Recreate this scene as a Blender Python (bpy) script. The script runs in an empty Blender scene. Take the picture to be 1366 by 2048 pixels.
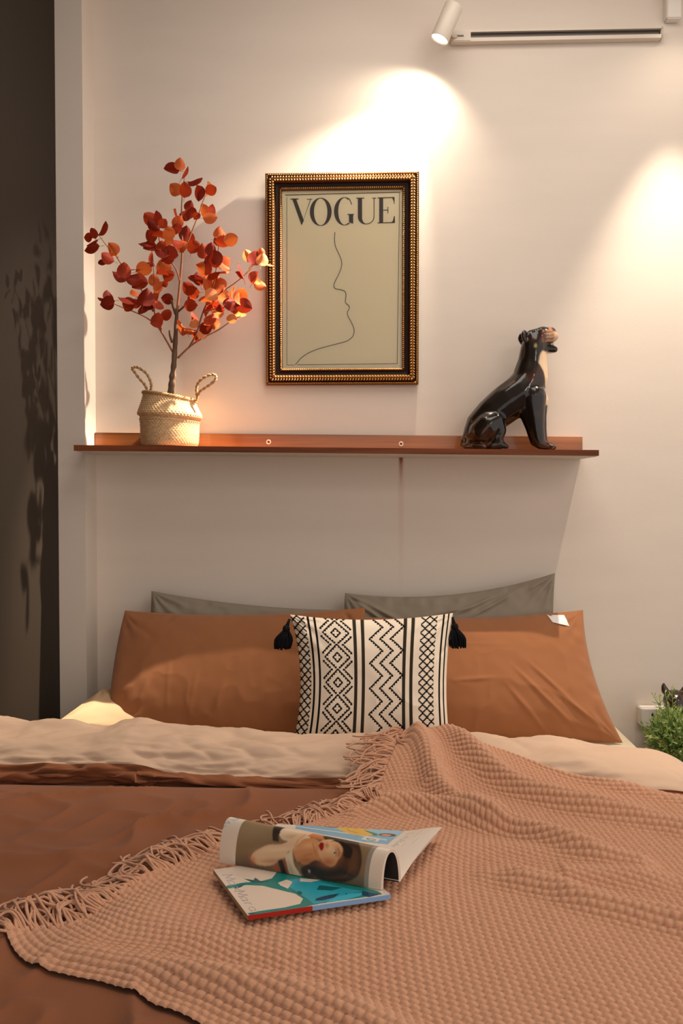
import bpy, bmesh, math, random
import numpy as np
from mathutils import Vector, Matrix

random.seed(7)
RNG = np.random.RandomState(7)
C = bpy.context.scene.collection
scene = bpy.context.scene

# ------------------------------------------------------------------ camera, world, lights, exposure
FPX = 1640.0
CAM = np.array([0.0, -2.56, 1.195])
YAW = math.atan(57 / FPX)
PITCH = math.atan(39 / FPX)
cam_data = bpy.data.cameras.new('camera')
cam_data.sensor_fit = 'VERTICAL'
cam_data.sensor_height = 36.0
cam_data.sensor_width = 24.0
cam_data.lens = FPX / 2048 * 36.0
cam_data.clip_start = 0.02
cam = bpy.data.objects.new('camera', cam_data)
cam.location = CAM
cam.rotation_euler = (math.pi / 2 - PITCH, 0, YAW)
C.objects.link(cam)
scene.camera = cam

world = bpy.data.worlds.new('world')
scene.world = world
world.use_nodes = True
bgn = world.node_tree.nodes['Background']
bgn.inputs[0].default_value = (1.0, 0.92, 0.85, 1)
bgn.inputs[1].default_value = 1.0

scene.view_settings.view_transform = 'Standard'
scene.view_settings.look = 'None'
scene.view_settings.exposure = 0.12
scene.view_settings.gamma = 1.0
scene.view_settings.use_curve_mapping = False


def area_light(name, loc, target, size, power, color):
    d = bpy.data.lights.new(name, 'AREA')
    d.shape = 'SQUARE'
    d.size = size
    d.energy = power
    d.color = color
    o = bpy.data.objects.new(name, d)
    o.location = loc
    v = Vector(target) - Vector(loc)
    o.rotation_euler = v.to_track_quat('-Z', 'Y').to_euler()
    C.objects.link(o)
    return o


area_light('room_ceiling_panel', (0.30, -1.05, 2.88), (0.30, -1.0, 0.0), 1.1, 16, (1.0, 0.92, 0.83))
area_light('room_ceiling_panel', (1.6, -3.0, 2.88), (0.9, -1.2, 0.6), 0.8, 16, (1.0, 0.92, 0.83))

# ------------------------------------------------------------------ helpers
_cy, _sy, _cp, _sp = math.cos(YAW), math.sin(YAW), math.cos(PITCH), math.sin(PITCH)
RIGHT = np.array([_cy, _sy, 0.0])
FWD = np.array([-_sy * _cp, _cy * _cp, -_sp])
UP = np.array([-_sy * _sp, _cy * _sp, _cp])


def P(px, py, Y=None, Z=None):
    """world point seen at a pixel of the photograph, on the plane y=Y or z=Z"""
    d = FWD + RIGHT * (px - 683) / FPX - UP * (py - 1024) / FPX
    t = (Y - CAM[1]) / d[1] if Y is not None else (Z - CAM[2]) / d[2]
    return CAM + d * t


def lin(c):
    c = np.asarray(c, dtype=float) / 255.0
    return np.where(c <= 0.04045, c / 12.92, ((c + 0.055) / 1.055) ** 2.4)


def fade(t):
    return t * t * t * (t * (t * 6 - 15) + 10)


def vnoise(x, y, seed=0):
    x = np.asarray(x, float); y = np.asarray(y, float)
    xi = np.floor(x).astype(np.int64); yi = np.floor(y).astype(np.int64)
    xf = fade(x - xi); yf = fade(y - yi)

    def h(a, b):
        n = (a * 374761393 + b * 668265263 + seed * 974634517) & 0xffffffff
        n = ((n ^ (n >> 13)) * 1274126177) & 0xffffffff
        return ((n ^ (n >> 16)) & 0xffff) / 32767.5 - 1.0
    a = h(xi, yi); b = h(xi + 1, yi); c = h(xi, yi + 1); d = h(xi + 1, yi + 1)
    return (a * (1 - xf) + b * xf) * (1 - yf) + (c * (1 - xf) + d * xf) * yf


def fbm(x, y, seed=0, oct=4):
    s = 0; a = 1.0
    for i in range(oct):
        s = s + a * vnoise(x * 2 ** i, y * 2 ** i, seed + i * 17)
        a *= 0.5
    return s


def smooth(a, b, x):
    t = np.clip((x - a) / (b - a), 0, 1)
    return t * t * (3 - 2 * t)


def catmull(pts, n):
    """resample a polyline smoothly into n points"""
    p = np.asarray(pts, float)
    k = len(p)
    q = np.vstack([2 * p[0] - p[1], p, 2 * p[-1] - p[-2]])
    t = np.linspace(0, k - 1 - 1e-9, n)
    i = np.floor(t).astype(int); f = (t - i)[:, None]
    a, b, c, d = q[i], q[i + 1], q[i + 2], q[i + 3]
    return 0.5 * (2 * b + (c - a) * f + (2 * a - 5 * b + 4 * c - d) * f ** 2 + (3 * b - a - 3 * c + d) * f ** 3)


# ---- materials
def mat(name, color, rough=0.6, metal=0.0, spec=0.5, coat=0.0, bump=None, vary=None, sheen=0.0, attr=False,
        trans=0.0, emit=None):
    m = bpy.data.materials.new(name)
    m.use_nodes = True
    nt = m.node_tree
    b = nt.nodes['Principled BSDF']
    rgb = tuple(lin(color)) + (1,)
    b.inputs['Base Color'].default_value = rgb
    b.inputs['Roughness'].default_value = rough
    b.inputs['Metallic'].default_value = metal
    b.inputs['Specular IOR Level'].default_value = spec
    b.inputs['Coat Weight'].default_value = coat
    b.inputs['Coat Roughness'].default_value = 0.06
    if sheen:
        b.inputs['Sheen Weight'].default_value = sheen
        b.inputs['Sheen Roughness'].default_value = 0.5
    if trans:
        b.inputs['Transmission Weight'].default_value = trans
    if emit:
        b.inputs['Emission Color'].default_value = tuple(lin(emit[0])) + (1,)
        b.inputs['Emission Strength'].default_value = emit[1]
    tc = nt.nodes.new('ShaderNodeTexCoord')
    src = None
    if attr:
        a = nt.nodes.new('ShaderNodeAttribute'); a.attribute_name = 'Col'
        src = a.outputs['Color']
        nt.links.new(src, b.inputs['Base Color'])
    if vary:   # (scale vector, amount, detail)
        sc, amt, det = vary
        mp = nt.nodes.new('ShaderNodeMapping'); mp.inputs['Scale'].default_value = sc
        nz = nt.nodes.new('ShaderNodeTexNoise'); nz.inputs['Scale'].default_value = 1.0
        nz.inputs['Detail'].default_value = det
        nt.links.new(tc.outputs['Object'], mp.inputs['Vector'])
        nt.links.new(mp.outputs['Vector'], nz.inputs['Vector'])
        mr = nt.nodes.new('ShaderNodeMapRange')
        mr.inputs['From Min'].default_value = 0.3; mr.inputs['From Max'].default_value = 0.7
        mr.inputs['To Min'].default_value = 1 - amt; mr.inputs['To Max'].default_value = 1 + amt
        nt.links.new(nz.outputs['Fac'], mr.inputs['Value'])
        mx = nt.nodes.new('ShaderNodeMix'); mx.data_type = 'RGBA'; mx.blend_type = 'MULTIPLY'
        mx.inputs['Factor'].default_value = 1.0
        if src is not None:
            nt.links.new(src, mx.inputs['A'])
        else:
            mx.inputs['A'].default_value = rgb
        nt.links.new(mr.outputs['Result'], mx.inputs['B'])
        nt.links.new(mx.outputs['Result'], b.inputs['Base Color'])
    if bump:   # (scale vector, strength, distance)
        sc, st, dist = bump
        mp = nt.nodes.new('ShaderNodeMapping'); mp.inputs['Scale'].default_value = sc
        nz = nt.nodes.new('ShaderNodeTexNoise'); nz.inputs['Scale'].default_value = 1.0
        nz.inputs['Detail'].default_value = 4
        bp = nt.nodes.new('ShaderNodeBump'); bp.inputs['Strength'].default_value = st
        bp.inputs['Distance'].default_value = dist
        nt.links.new(tc.outputs['Object'], mp.inputs['Vector'])
        nt.links.new(mp.outputs['Vector'], nz.inputs['Vector'])
        nt.links.new(nz.outputs['Fac'], bp.inputs['Height'])
        nt.links.new(bp.outputs['Normal'], b.inputs['Normal'])
    return m


# ---- object builders (vertices are given in world coordinates; a parented mesh is stored relative to its root)
def root_loc(p):
    while p.parent is not None:
        p = p.parent
    return np.array(p.location)


def obj(name, V, F, material, parent=None, smooth_shade=True, col=None, mats=None, fmat=None):
    V = np.asarray(V, float).reshape(-1, 3)
    if parent is not None:
        V = V - root_loc(parent)
    me = bpy.data.meshes.new(name)
    if isinstance(F, np.ndarray):
        nf, k = F.shape
        me.vertices.add(len(V)); me.vertices.foreach_set('co', V.ravel())
        me.loops.add(nf * k); me.loops.foreach_set('vertex_index', F.ravel().astype(np.int32))
        me.polygons.add(nf)
        me.polygons.foreach_set('loop_start', (np.arange(nf) * k).astype(np.int32))
        me.polygons.foreach_set('loop_total', np.full(nf, k, np.int32))
        me.update(calc_edges=True); me.validate()
    else:
        me.from_pydata(V.tolist(), [], F)
    if smooth_shade:
        me.polygons.foreach_set('use_smooth', np.ones(len(me.polygons), bool))
    for mm in (mats or [material]):
        me.materials.append(mm)
    if fmat is not None:
        me.polygons.foreach_set('material_index', np.asarray(fmat, np.int32))
    if col is not None:
        at = me.color_attributes.new('Col', 'FLOAT_COLOR', 'POINT')
        c4 = np.ones((len(V), 4)); c4[:, :3] = np.asarray(col).reshape(-1, 3)
        at.data.foreach_set('color', c4.ravel())
    me.update()
    o = bpy.data.objects.new(name, me)
    C.objects.link(o)
    if parent is not None:
        o.parent = parent
    return o


def thing(name, label, cat, loc, group=None):
    o = bpy.data.objects.new(name, None)
    C.objects.link(o)
    o.empty_display_size = 0.05
    o.location = tuple(loc)
    o['label'] = label; o['category'] = cat
    if group:
        o['group'] = group
    return o


def struct(name, V, F, m, **k):
    o = obj(name, V, F, m, smooth_shade=False, **k)
    o['kind'] = 'structure'
    return o


class MB:
    """collects shapes for one mesh"""
    def __init__(s):
        s.V = []; s.F = []; s.n = 0; s.M = []

    def add(s, V, F, mi=0):
        V = np.asarray(V, float).reshape(-1, 3)
        s.V.append(V)
        for f in F:
            s.F.append([int(i) + s.n for i in f]); s.M.append(mi)
        s.n += len(V)
        return s

    def box(s, lo, hi, mi=0, rot=None, about=None):
        x0, y0, z0 = lo; x1, y1, z1 = hi
        V = np.array([[x0, y0, z0], [x1, y0, z0], [x1, y1, z0], [x0, y1, z0],
                      [x0, y0, z1], [x1, y0, z1], [x1, y1, z1], [x0, y1, z1]], float)
        if rot is not None:
            V = (V - about) @ np.array(rot).T + about
        return s.add(V, [[0, 3, 2, 1], [4, 5, 6, 7], [0, 1, 5, 4], [1, 2, 6, 5], [2, 3, 7, 6], [3, 0, 4, 7]], mi)

    def rbox(s, lo, hi, r=0.004, mi=0, segs=2):
        bm = bmesh.new()
        bmesh.ops.create_cube(bm, size=1.0)
        lo = np.array(lo); hi = np.array(hi)
        for v in bm.verts:
            v.co = Vector((lo + hi) / 2 + np.array(v.co) * (hi - lo))
        bmesh.ops.bevel(bm, geom=bm.edges[:], offset=r, segments=segs, affect='EDGES')
        bm.verts.index_update()
        V = [v.co[:] for v in bm.verts]; F = [[v.index for v in f.verts] for f in bm.faces]
        bm.free()
        return s.add(V, F, mi)

    def tube(s, pts, rad, sides=8, mi=0, caps=True):
        pts = np.asarray(pts, float); n = len(pts)
        rad = np.full(n, rad) if np.isscalar(rad) else np.asarray(rad, float)
        T = np.gradient(pts, axis=0); T /= np.linalg.norm(T, axis=1)[:, None] + 1e-12
        a = np.array([0, 0, 1.0]) if abs(T[0][2]) < 0.9 else np.array([1.0, 0, 0])
        N = np.cross(T[0], a); N /= np.linalg.norm(N)
        V = []
        ang = np.linspace(0, 2 * np.pi, sides, endpoint=False)
        for i in range(n):
            N = N - T[i] * np.dot(N, T[i]); N /= np.linalg.norm(N) + 1e-12
            B = np.cross(T[i], N)
            V.append(pts[i] + rad[i] * (np.cos(ang)[:, None] * N + np.sin(ang)[:, None] * B))
        F = []
        for i in range(n - 1):
            for j in range(sides):
                k = (j + 1) % sides
                F.append([i * sides + j, i * sides + k, (i + 1) * sides + k, (i + 1) * sides + j])
        if caps:
            F.append(list(range(sides))[::-1]); F.append([(n - 1) * sides + j for j in range(sides)])
        return s.add(np.vstack(V), F, mi)

    def ellipsoid(s, c, r, axes=None, nu=8, nv=5, mi=0):
        c = np.asarray(c, float); r = np.asarray(r, float)
        V = [[0, 0, -1]]
        for i in range(1, nv):
            t = -np.pi / 2 + np.pi * i / nv
            for j in range(nu):
                a = 2 * np.pi * j / nu
                V.append([np.cos(t) * np.cos(a), np.cos(t) * np.sin(a), np.sin(t)])
        V.append([0, 0, 1])
        V = np.array(V) * r
        if axes is not None:
            V = V @ np.asarray(axes)
        F = []
        for j in range(nu):
            k = (j + 1) % nu
            F.append([0, 1 + k, 1 + j])
            for i in range(nv - 2):
                F.append([1 + i * nu + j, 1 + i * nu + k, 1 + (i + 1) * nu + k, 1 + (i + 1) * nu + j])
            F.append([1 + (nv - 2) * nu + j, 1 + (nv - 2) * nu + k, len(V) - 1])
        return s.add(V + c, F, mi)

    def lathe(s, prof, c, segs=48, mi=0):
        prof = np.asarray(prof, float); n = len(prof)
        ang = np.linspace(0, 2 * np.pi, segs, endpoint=False)
        V = np.zeros((n, segs, 3))
        V[:, :, 0] = prof[:, 0:1] * np.cos(ang); V[:, :, 1] = prof[:, 0:1] * np.sin(ang); V[:, :, 2] = prof[:, 1:2]
        F = []
        for i in range(n - 1):
            for j in range(segs):
                k = (j + 1) % segs
                F.append([i * segs + j, i * segs + k, (i + 1) * segs + k, (i + 1) * segs + j])
        return s.add(V.reshape(-1, 3) + np.asarray(c), F, mi)

    def build(s, name, m, parent=None, smooth_shade=True, mats=None):
        return obj(name, np.vstack(s.V), s.F, m, parent, smooth_shade, mats=mats, fmat=s.M if mats else None)


def grid_faces(n, m, flip=False, wrap=False):
    i, j = np.meshgrid(np.arange(n - 1), np.arange(m if wrap else m - 1), indexing='ij')
    k = (j + 1) % m
    a = i * m + j; b = i * m + k; c = (i + 1) * m + k; d = (i + 1) * m + j
    F = np.stack([a, b, c, d] if not flip else [a, d, c, b], -1).reshape(-1, 4)
    return F


def grid(name, G, m, parent=None, flip=False, col=None):
    n, k = G.shape[:2]
    return obj(name, G.reshape(-1, 3), grid_faces(n, k, flip), m, parent, True, col=col)


# ---- painting of flat prints (colours per vertex of a fine page grid)
class Print:
    """quad = four corners in drawing units (TL, TR, BR, BL); rows run TL->BL"""
    def __init__(s, quad, nu, nv, bg):
        q = np.asarray(quad, float)
        v, u = np.meshgrid(np.linspace(0, 1, nv), np.linspace(0, 1, nu), indexing='ij')
        u = u[..., None]; v = v[..., None]
        p = (q[0] * (1 - u) + q[1] * u) * (1 - v) + (q[3] * (1 - u) + q[2] * u) * v
        s.u = u[..., 0]; s.v = v[..., 0]; s.x = p[..., 0]; s.y = p[..., 1]
        s.c = np.zeros((nv, nu, 3)); s.c[:] = lin(bg)

    def put(s, mask, color):
        s.c[mask] = lin(color)

    def inside(s, poly):
        poly = np.asarray(poly, float); r = np.zeros(s.x.shape, bool)
        x0, y0 = poly[-1]
        for x1, y1 in poly:
            cond = ((y1 > s.y) != (y0 > s.y))
            with np.errstate(divide='ignore', invalid='ignore'):
                xi = (x0 - x1) * (s.y - y1) / (y0 - y1 + 1e-12) + x1
            r ^= cond & (s.x < xi)
            x0, y0 = x1, y1
        return r

    def poly(s, poly, color):
        s.put(s.inside(poly), color)

    def spline(s, poly, color):
        p = np.vstack([poly, poly[:1]])
        s.put(s.inside(catmull(p, len(p) * 8)), color)

    def ell(s, c, r, color, ang=0):
        a = math.radians(ang)
        dx = s.x - c[0]; dy = s.y - c[1]
        X = dx * math.cos(a) + dy * math.sin(a); Y = -dx * math.sin(a) + dy * math.cos(a)
        s.put((X / r[0]) ** 2 + (Y / r[1]) ** 2 < 1, color)

    def dist(s, pts):
        pts = np.asarray(pts, float); d = np.full(s.x.shape, 1e9)
        for (x0, y0), (x1, y1) in zip(pts[:-1], pts[1:]):
            dx, dy = x1 - x0, y1 - y0
            t = np.clip(((s.x - x0) * dx + (s.y - y0) * dy) / (dx * dx + dy * dy + 1e-9), 0, 1)
            d = np.minimum(d, np.hypot(s.x - x0 - t * dx, s.y - y0 - t * dy))
        return d

    def blob(s, c, r, color, alpha=0.6, ang=0, within=None):
        a = math.radians(ang)
        dx = s.x - c[0]; dy = s.y - c[1]
        X = dx * math.cos(a) + dy * math.sin(a); Y = -dx * math.sin(a) + dy * math.cos(a)
        w = alpha * np.exp(-((X / r[0]) ** 2 + (Y / r[1]) ** 2))
        if within is not None:
            w = w * s.inside(within)
        s.c = s.c * (1 - w[..., None]) + lin(color) * w[..., None]

    def line(s, pts, w, color):
        s.put(s.dist(pts) < w / 2, color)

    def text(s, word, org, ex, ey, w, color, adv=1.15):
        """strokes; ex = reading direction and width of a letter, ey = letter up and height"""
        org = np.asarray(org, float); ex = np.asarray(ex, float); ey = np.asarray(ey, float)
        for ch in word:
            g = GLYPH.get(ch, [])
            for st in g:
                pts = [org + ex * a + ey * b for a, b in st]
                s.line(pts, w, color)
            org = org + ex * (adv if ch not in ' rIi' else 0.75)


def arc(cx, cy, rx, ry, a0, a1, n=12):
    return [(cx + rx * math.cos(math.radians(a)), cy + ry * math.sin(math.radians(a))) for a in np.linspace(a0, a1, n)]


GLYPH = {
    'M': [[(0.05, 0), (0.15, 1), (0.5, 0.1), (0.85, 1), (0.95, 0)], [(-0.03, 0), (0.13, 0)], [(0.87, 0), (1.05, 0)], [(0.04, 1), (0.16, 1)]],
    'a': [arc(0.42, 0.3, 0.32, 0.3, 30, 330), [(0.72, 0.6), (0.72, 0.05), (0.85, 0)]],
    'x': [[(0.1, 0.6), (0.75, 0)], [(0.75, 0.6), (0.1, 0)]],
    'r': [[(0.15, 0.6), (0.15, 0)], arc(0.4, 0.35, 0.25, 0.25, 160, 60)],
    'R': [[(0.1, 0), (0.1, 1)], [(0.1, 1), (0.5, 1)] + arc(0.5, 0.76, 0.3, 0.24, 90, -90) + [(0.1, 0.52)], [(0.45, 0.52), (0.9, 0)]],
    'A': [[(0, 0), (0.45, 1), (0.9, 0)], [(0.2, 0.38), (0.7, 0.38)]],
    'T': [[(0.45, 0), (0.45, 1)], [(0.05, 0.88), (0.05, 1), (0.85, 1), (0.85, 0.88)]],
    'L': [[(0.15, 1), (0.15, 0), (0.75, 0)]],
    'K': [[(0.1, 0), (0.1, 1)], [(0.8, 1), (0.12, 0.45), (0.85, 0)]],
    'O': [arc(0.45, 0.5, 0.42, 0.5, 0, 360, 20)],
    'H': [[(0.1, 0), (0.1, 1)], [(0.8, 0), (0.8, 1)], [(0.1, 0.5), (0.8, 0.5)]],
}

# ------------------------------------------------------------------ materials
M = {}
M['wall'] = mat('warm_white_wallpaper', (214, 201, 188), rough=0.85, spec=0.2, bump=((90, 90, 520), 0.13, 0.0012),
                vary=((3, 3, 14), 0.02, 5))
M['pier'] = mat('warm_white_wallpaper_pier', (208, 195, 182), rough=0.85, spec=0.2, bump=((300, 300, 300), 0.2, 0.001))
M['dark_wall'] = mat('charcoal_brown_paint', (41, 32, 23), rough=0.7, spec=0.25, bump=((25, 25, 25), 0.1, 0.002))
M['floor'] = mat('brown_wood_floor', (96, 66, 44), rough=0.5, vary=((2, 40, 2), 0.25, 6))
M['ceiling'] = mat('white_ceiling', (206, 196, 184), rough=0.9)
M['white_plastic'] = mat('white_plastic', (222, 214, 204), rough=0.35)
M['white_metal'] = mat('white_powder_coat', (208, 196, 180), rough=0.4)
M['slot'] = mat('dark_track_slot', (46, 36, 32), rough=0.5)
M['copper'] = mat('dull_conductor', (104, 84, 74), rough=0.5)
M['lens'] = mat('lit_lens', (255, 250, 240), rough=0.3, emit=((255, 246, 230), 3.0))
M['wood'] = mat('reddish_brown_varnished_wood', (152, 92, 46), rough=0.32, spec=0.5, coat=0.35, vary=((1.6, 26, 46), 0.45, 8),
                bump=((4, 60, 120), 0.15, 0.0008))
M['wood_edge'] = mat('dark_brown_wood_edge', (104, 54, 28), rough=0.55, spec=0.2, coat=0.0, vary=((2.2, 20, 60), 0.45, 8))
M['under'] = mat('pale_laminate', (206, 196, 182), rough=0.5)
M['screw'] = mat('pale_screw_cover', (236, 214, 190), rough=0.4)
M['screw_dark'] = mat('screw_hole', (120, 60, 30), rough=0.6)
M['gold'] = mat('antique_gold', (206, 160, 100), rough=0.34, metal=1.0, vary=((60, 60, 60), 0.22, 4))
M['gold_dark'] = mat('dark_umber_groove', (30, 15, 11), rough=0.55, spec=0.2)
M['gold_base'] = mat('darkened_gold', (112, 72, 36), rough=0.42, metal=1.0)
M['poster'] = mat('cream_paper', (248, 231, 193), rough=0.55, spec=0.3, bump=((9, 9, 9), 0.05, 0.004))
M['ink'] = mat('brown_black_ink', (62, 48, 38), rough=0.6)
M['ink_thin'] = mat('grey_brown_ink', (96, 78, 60), rough=0.6)
M['back'] = mat('grey_backing_board', (110, 96, 80), rough=0.9)
M['basket'] = mat('woven_seagrass', (200, 162, 120), rough=0.75, spec=0.2, vary=((90, 90, 150), 0.18, 4))
M['rope'] = mat('twisted_seagrass_rope', (180, 138, 90), rough=0.75, vary=((160, 160, 160), 0.3, 3))
M['bark'] = mat('grey_brown_bark', (96, 72, 52), rough=0.8, vary=((70, 70, 18), 0.3, 4), bump=((90, 90, 25), 0.6, 0.003))
M['twig'] = mat('tan_twig', (146, 92, 60), rough=0.7, vary=((40, 40, 40), 0.2, 3))
M['moss'] = mat('brown_moss', (80, 58, 36), rough=0.95)


def leaf_mat(name, c):
    m = mat(name, c, rough=0.6, spec=0.2, vary=((55, 55, 55), 0.14, 3))
    nt = m.node_tree; b = nt.nodes['Principled BSDF']; out = nt.nodes['Material Output']
    tr = nt.nodes.new('ShaderNodeBsdfTranslucent')
    tr.inputs['Color'].default_value = tuple(lin(c) * np.array([1.3, 1.3, 1.0])) + (1,)
    mx = nt.nodes.new('ShaderNodeMixShader'); mx.inputs[0].default_value = 0.3
    nt.links.new(b.outputs[0], mx.inputs[1]); nt.links.new(tr.outputs[0], mx.inputs[2])
    nt.links.new(mx.outputs[0], out.inputs['Surface'])
    return m


M['leaf0'] = leaf_mat('dark_red_leaf', (122, 34, 16))
M['leaf1'] = leaf_mat('red_leaf', (152, 50, 22))
M['leaf2'] = leaf_mat('orange_red_leaf', (182, 88, 42))
M['leaf3'] = leaf_mat('pale_orange_leaf', (204, 128, 82))
M['glaze'] = mat('glossy_ceramic_glaze', (20, 15, 12), rough=0.16, spec=0.3, coat=0.35, attr=True)
M['eye'] = mat('yellow_eye', (190, 170, 80), rough=0.1, coat=1.0)
M['tooth'] = mat('cream_tooth', (236, 214, 190), rough=0.25, coat=0.6)
M['brown_cloth'] = mat('rust_brown_cotton', (150, 97, 62), rough=0.85, spec=0.15, sheen=0.15, bump=((500, 500, 500), 0.15, 0.0006))
M['beige_cloth'] = mat('beige_cotton', (196, 164, 128), rough=0.88, spec=0.15, bump=((500, 500, 500), 0.15, 0.0006))
M['grey_cloth'] = mat('taupe_grey_cotton', (136, 124, 109), rough=0.88, spec=0.15, bump=((500, 500, 500), 0.15, 0.0006))
M['duvet_brown'] = mat('brown_duvet_cotton', (132, 80, 51), rough=0.85, spec=0.18, sheen=0.1, bump=((420, 420, 420), 0.15, 0.0006))
M['duvet_cream'] = mat('cream_duvet_cotton', (192, 163, 140), rough=0.85, spec=0.18, bump=((420, 420, 420), 0.12, 0.0006))
M['sheet'] = mat('cream_sheet', (230, 214, 188), rough=0.85, spec=0.15, bump=((300, 300, 300), 0.12, 0.0008))
M['bed_base'] = mat('dark_upholstery', (70, 54, 44), rough=0.9)
M['throw'] = mat('dusty_pink_knit', (199, 149, 118), rough=0.92, spec=0.1, sheen=0.25, bump=((700, 700, 700), 0.35, 0.0008),
                 vary=((220, 220, 220), 0.08, 2))
M['cushion'] = mat('patterned_cotton', (230, 215, 196), rough=0.9, spec=0.1, attr=True, bump=((90, 90, 900), 0.25, 0.0008))
M['black_thread'] = mat('black_thread', (16, 16, 20), rough=0.85, spec=0.15)
M['white_label'] = mat('white_satin_label', (232, 226, 220), rough=0.5)
M['print'] = mat('glossy_print', (230, 220, 210), rough=0.3, spec=0.5, coat=0.3, attr=True)
M['page'] = mat('white_page', (216, 200, 182), rough=0.55)
M['page_edge'] = mat('page_block_edge', (176, 152, 122), rough=0.8, bump=((20, 20, 2500), 0.8, 0.0006))
M['page_dark'] = mat('dark_inner_page', (22, 20, 20), rough=0.4)
M['spine_red'] = mat('red_spine', (170, 34, 26), rough=0.35)
M['spine_blue'] = mat('light_blue_spine', (130, 170, 214), rough=0.35)
M['pot'] = mat('grey_pot', (128, 118, 106), rough=0.7)
M['grass0'] = mat('mid_green_plastic_leaf', (136, 166, 92), rough=0.45)
M['grass1'] = mat('bright_green_plastic_leaf', (204, 214, 138), rough=0.45)
M['grass2'] = mat('yellow_plastic_tip', (212, 170, 56), rough=0.45)
M['stand'] = mat('dark_brown_table', (70, 48, 34), rough=0.5, vary=((3, 30, 3), 0.25, 5))

# ------------------------------------------------------------------ the setting
XR = P(192, 900, Y=0.0)[0]             # right-hand face of the pier (end of the recess)
XL = P(116, 900, Y=-0.1)[0]            # dark side wall
ZT = 2.92
XE = 2.6
ib = MB().box((XR - 0.3, 0.0, 0), (XE, 0.12, ZT))
wall_back = ib.build('wall_back', M['wall'], smooth_shade=False); wall_back['kind'] = 'structure'
w = MB().box((XL, -0.1, 0), (XR, 0.0, ZT)).build('wall_pier', M['pier'], smooth_shade=False); w['kind'] = 'structure'
w = MB().box((XL - 0.12, -3.6, 0), (XL, 0.0, ZT)).build('wall_left', M['dark_wall'], smooth_shade=False); w['kind'] = 'structure'
w = MB().box((XL - 0.12, -4.4, -0.1), (XE, 0.12, 0)).build('floor', M['floor'], smooth_shade=False); w['kind'] = 'structure'
w = MB().box((XL - 0.12, -4.4, ZT), (XE, 0.12, ZT + 0.1)).build('ceiling', M['ceiling'], smooth_shade=False); w['kind'] = 'structure'


def add_stain():
    """rusty drip that ran down the wallpaper below the third screw"""
    nt = M['wall'].node_tree
    b = nt.nodes['Principled BSDF']
    link = b.inputs['Base Color'].links[0]
    src = link.from_socket
    tc = nt.nodes.new('ShaderNodeTexCoord'); sp = nt.nodes.new('ShaderNodeSeparateXYZ')
    nt.links.new(tc.outputs['Object'], sp.inputs[0])

    def math_node(op, a, b2=None, clamp=False):
        n = nt.nodes.new('ShaderNodeMath'); n.operation = op; n.use_clamp = clamp
        for i, vv in enumerate((a, b2)):
            if vv is None:
                continue
            if isinstance(vv, (int, float)):
                n.inputs[i].default_value = vv
            else:
                nt.links.new(vv, n.inputs[i])
        return n.outputs[0]

    def rng(v, a, b2, c, d):
        n = nt.nodes.new('ShaderNodeMapRange')
        n.inputs['From Min'].default_value = a; n.inputs['From Max'].default_value = b2
        n.inputs['To Min'].default_value = c; n.inputs['To Max'].default_value = d
        nt.links.new(v, n.inputs['Value'])
        return n.outputs[0]
    x0 = P(802, 930, Y=0)[0]
    z1 = P(802, 905, Y=0)[2]; z2 = P(802, 928, Y=0)[2]; z3 = P(802, 975, Y=0)[2]; z4 = P(802, 1190, Y=0)[2]
    cur = src
    for (za, zb, wa, wb, fa, fb, colr) in ((z4, z1, 0.009, 0.012, 0.03, 0.30, (180, 140, 106)),
                                           (z3, z1, 0.004, 0.009, 0.0, 0.95, (150, 70, 34)),
                                           (z2, z1, 0.003, 0.010, 0.3, 1.0, (84, 26, 12))):
        dx = math_node('ABSOLUTE', math_node('SUBTRACT', sp.outputs['X'], x0))
        wz = rng(sp.outputs['Z'], za, zb, wa, wb)
        fx = math_node('SUBTRACT', 1.0, math_node('DIVIDE', dx, wz), True)
        fz = rng(sp.outputs['Z'], za, zb, fa, fb)
        up = math_node('MULTIPLY', math_node('GREATER_THAN', sp.outputs['Z'], za), math_node('LESS_THAN', sp.outputs['Z'], z1 + 0.004))
        fac = math_node('MULTIPLY', math_node('MULTIPLY', math_node('POWER', fx, 0.4), fz), up, True)
        mx = nt.nodes.new('ShaderNodeMix'); mx.data_type = 'RGBA'
        nt.links.new(fac, mx.inputs['Factor']); nt.links.new(cur, mx.inputs['A'])
        mx.inputs['B'].default_value = tuple(lin(colr)) + (1,)
        cur = mx.outputs['Result']
    nt.links.new(cur, b.inputs['Base Color'])


add_stain()

# ------------------------------------------------------------------ bed: base, mattress
X0B, X1B = -0.77, P(1285, 1498, Z=0.5)[0] + 0.018
ZM = 0.5
t = thing('bed_base', 'dark upholstered bed base under the cream mattress', 'bed', (0, -1.02, 0))
MB().rbox((X0B + 0.01, -2.02, 0.06), (X1B - 0.01, -0.02, 0.27), 0.02).build('platform', M['bed_base'], t)
for sx in (X0B + 0.08, X1B - 0.08):
    for yy in (-1.94, -0.1):
        MB().rbox((sx - 0.03, yy - 0.03, 0.0), (sx + 0.03, yy + 0.03, 0.062), 0.005).build('leg', M['bed_base'], t)
t = thing('mattress', 'mattress in a cream fitted sheet beneath the pillows', 'mattress', (0, -1.02, 0.27))
MB().rbox((X0B, -2.04, 0.271), (X1B, -0.012, ZM), 0.03, segs=4).build('sheet_cover', M['sheet'], t)

# ------------------------------------------------------------------ duvet
def xz(pts, Y):
    w = np.array([P(a, b, Y=Y) for a, b in pts])
    return w[:, 0], w[:, 2]


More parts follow.
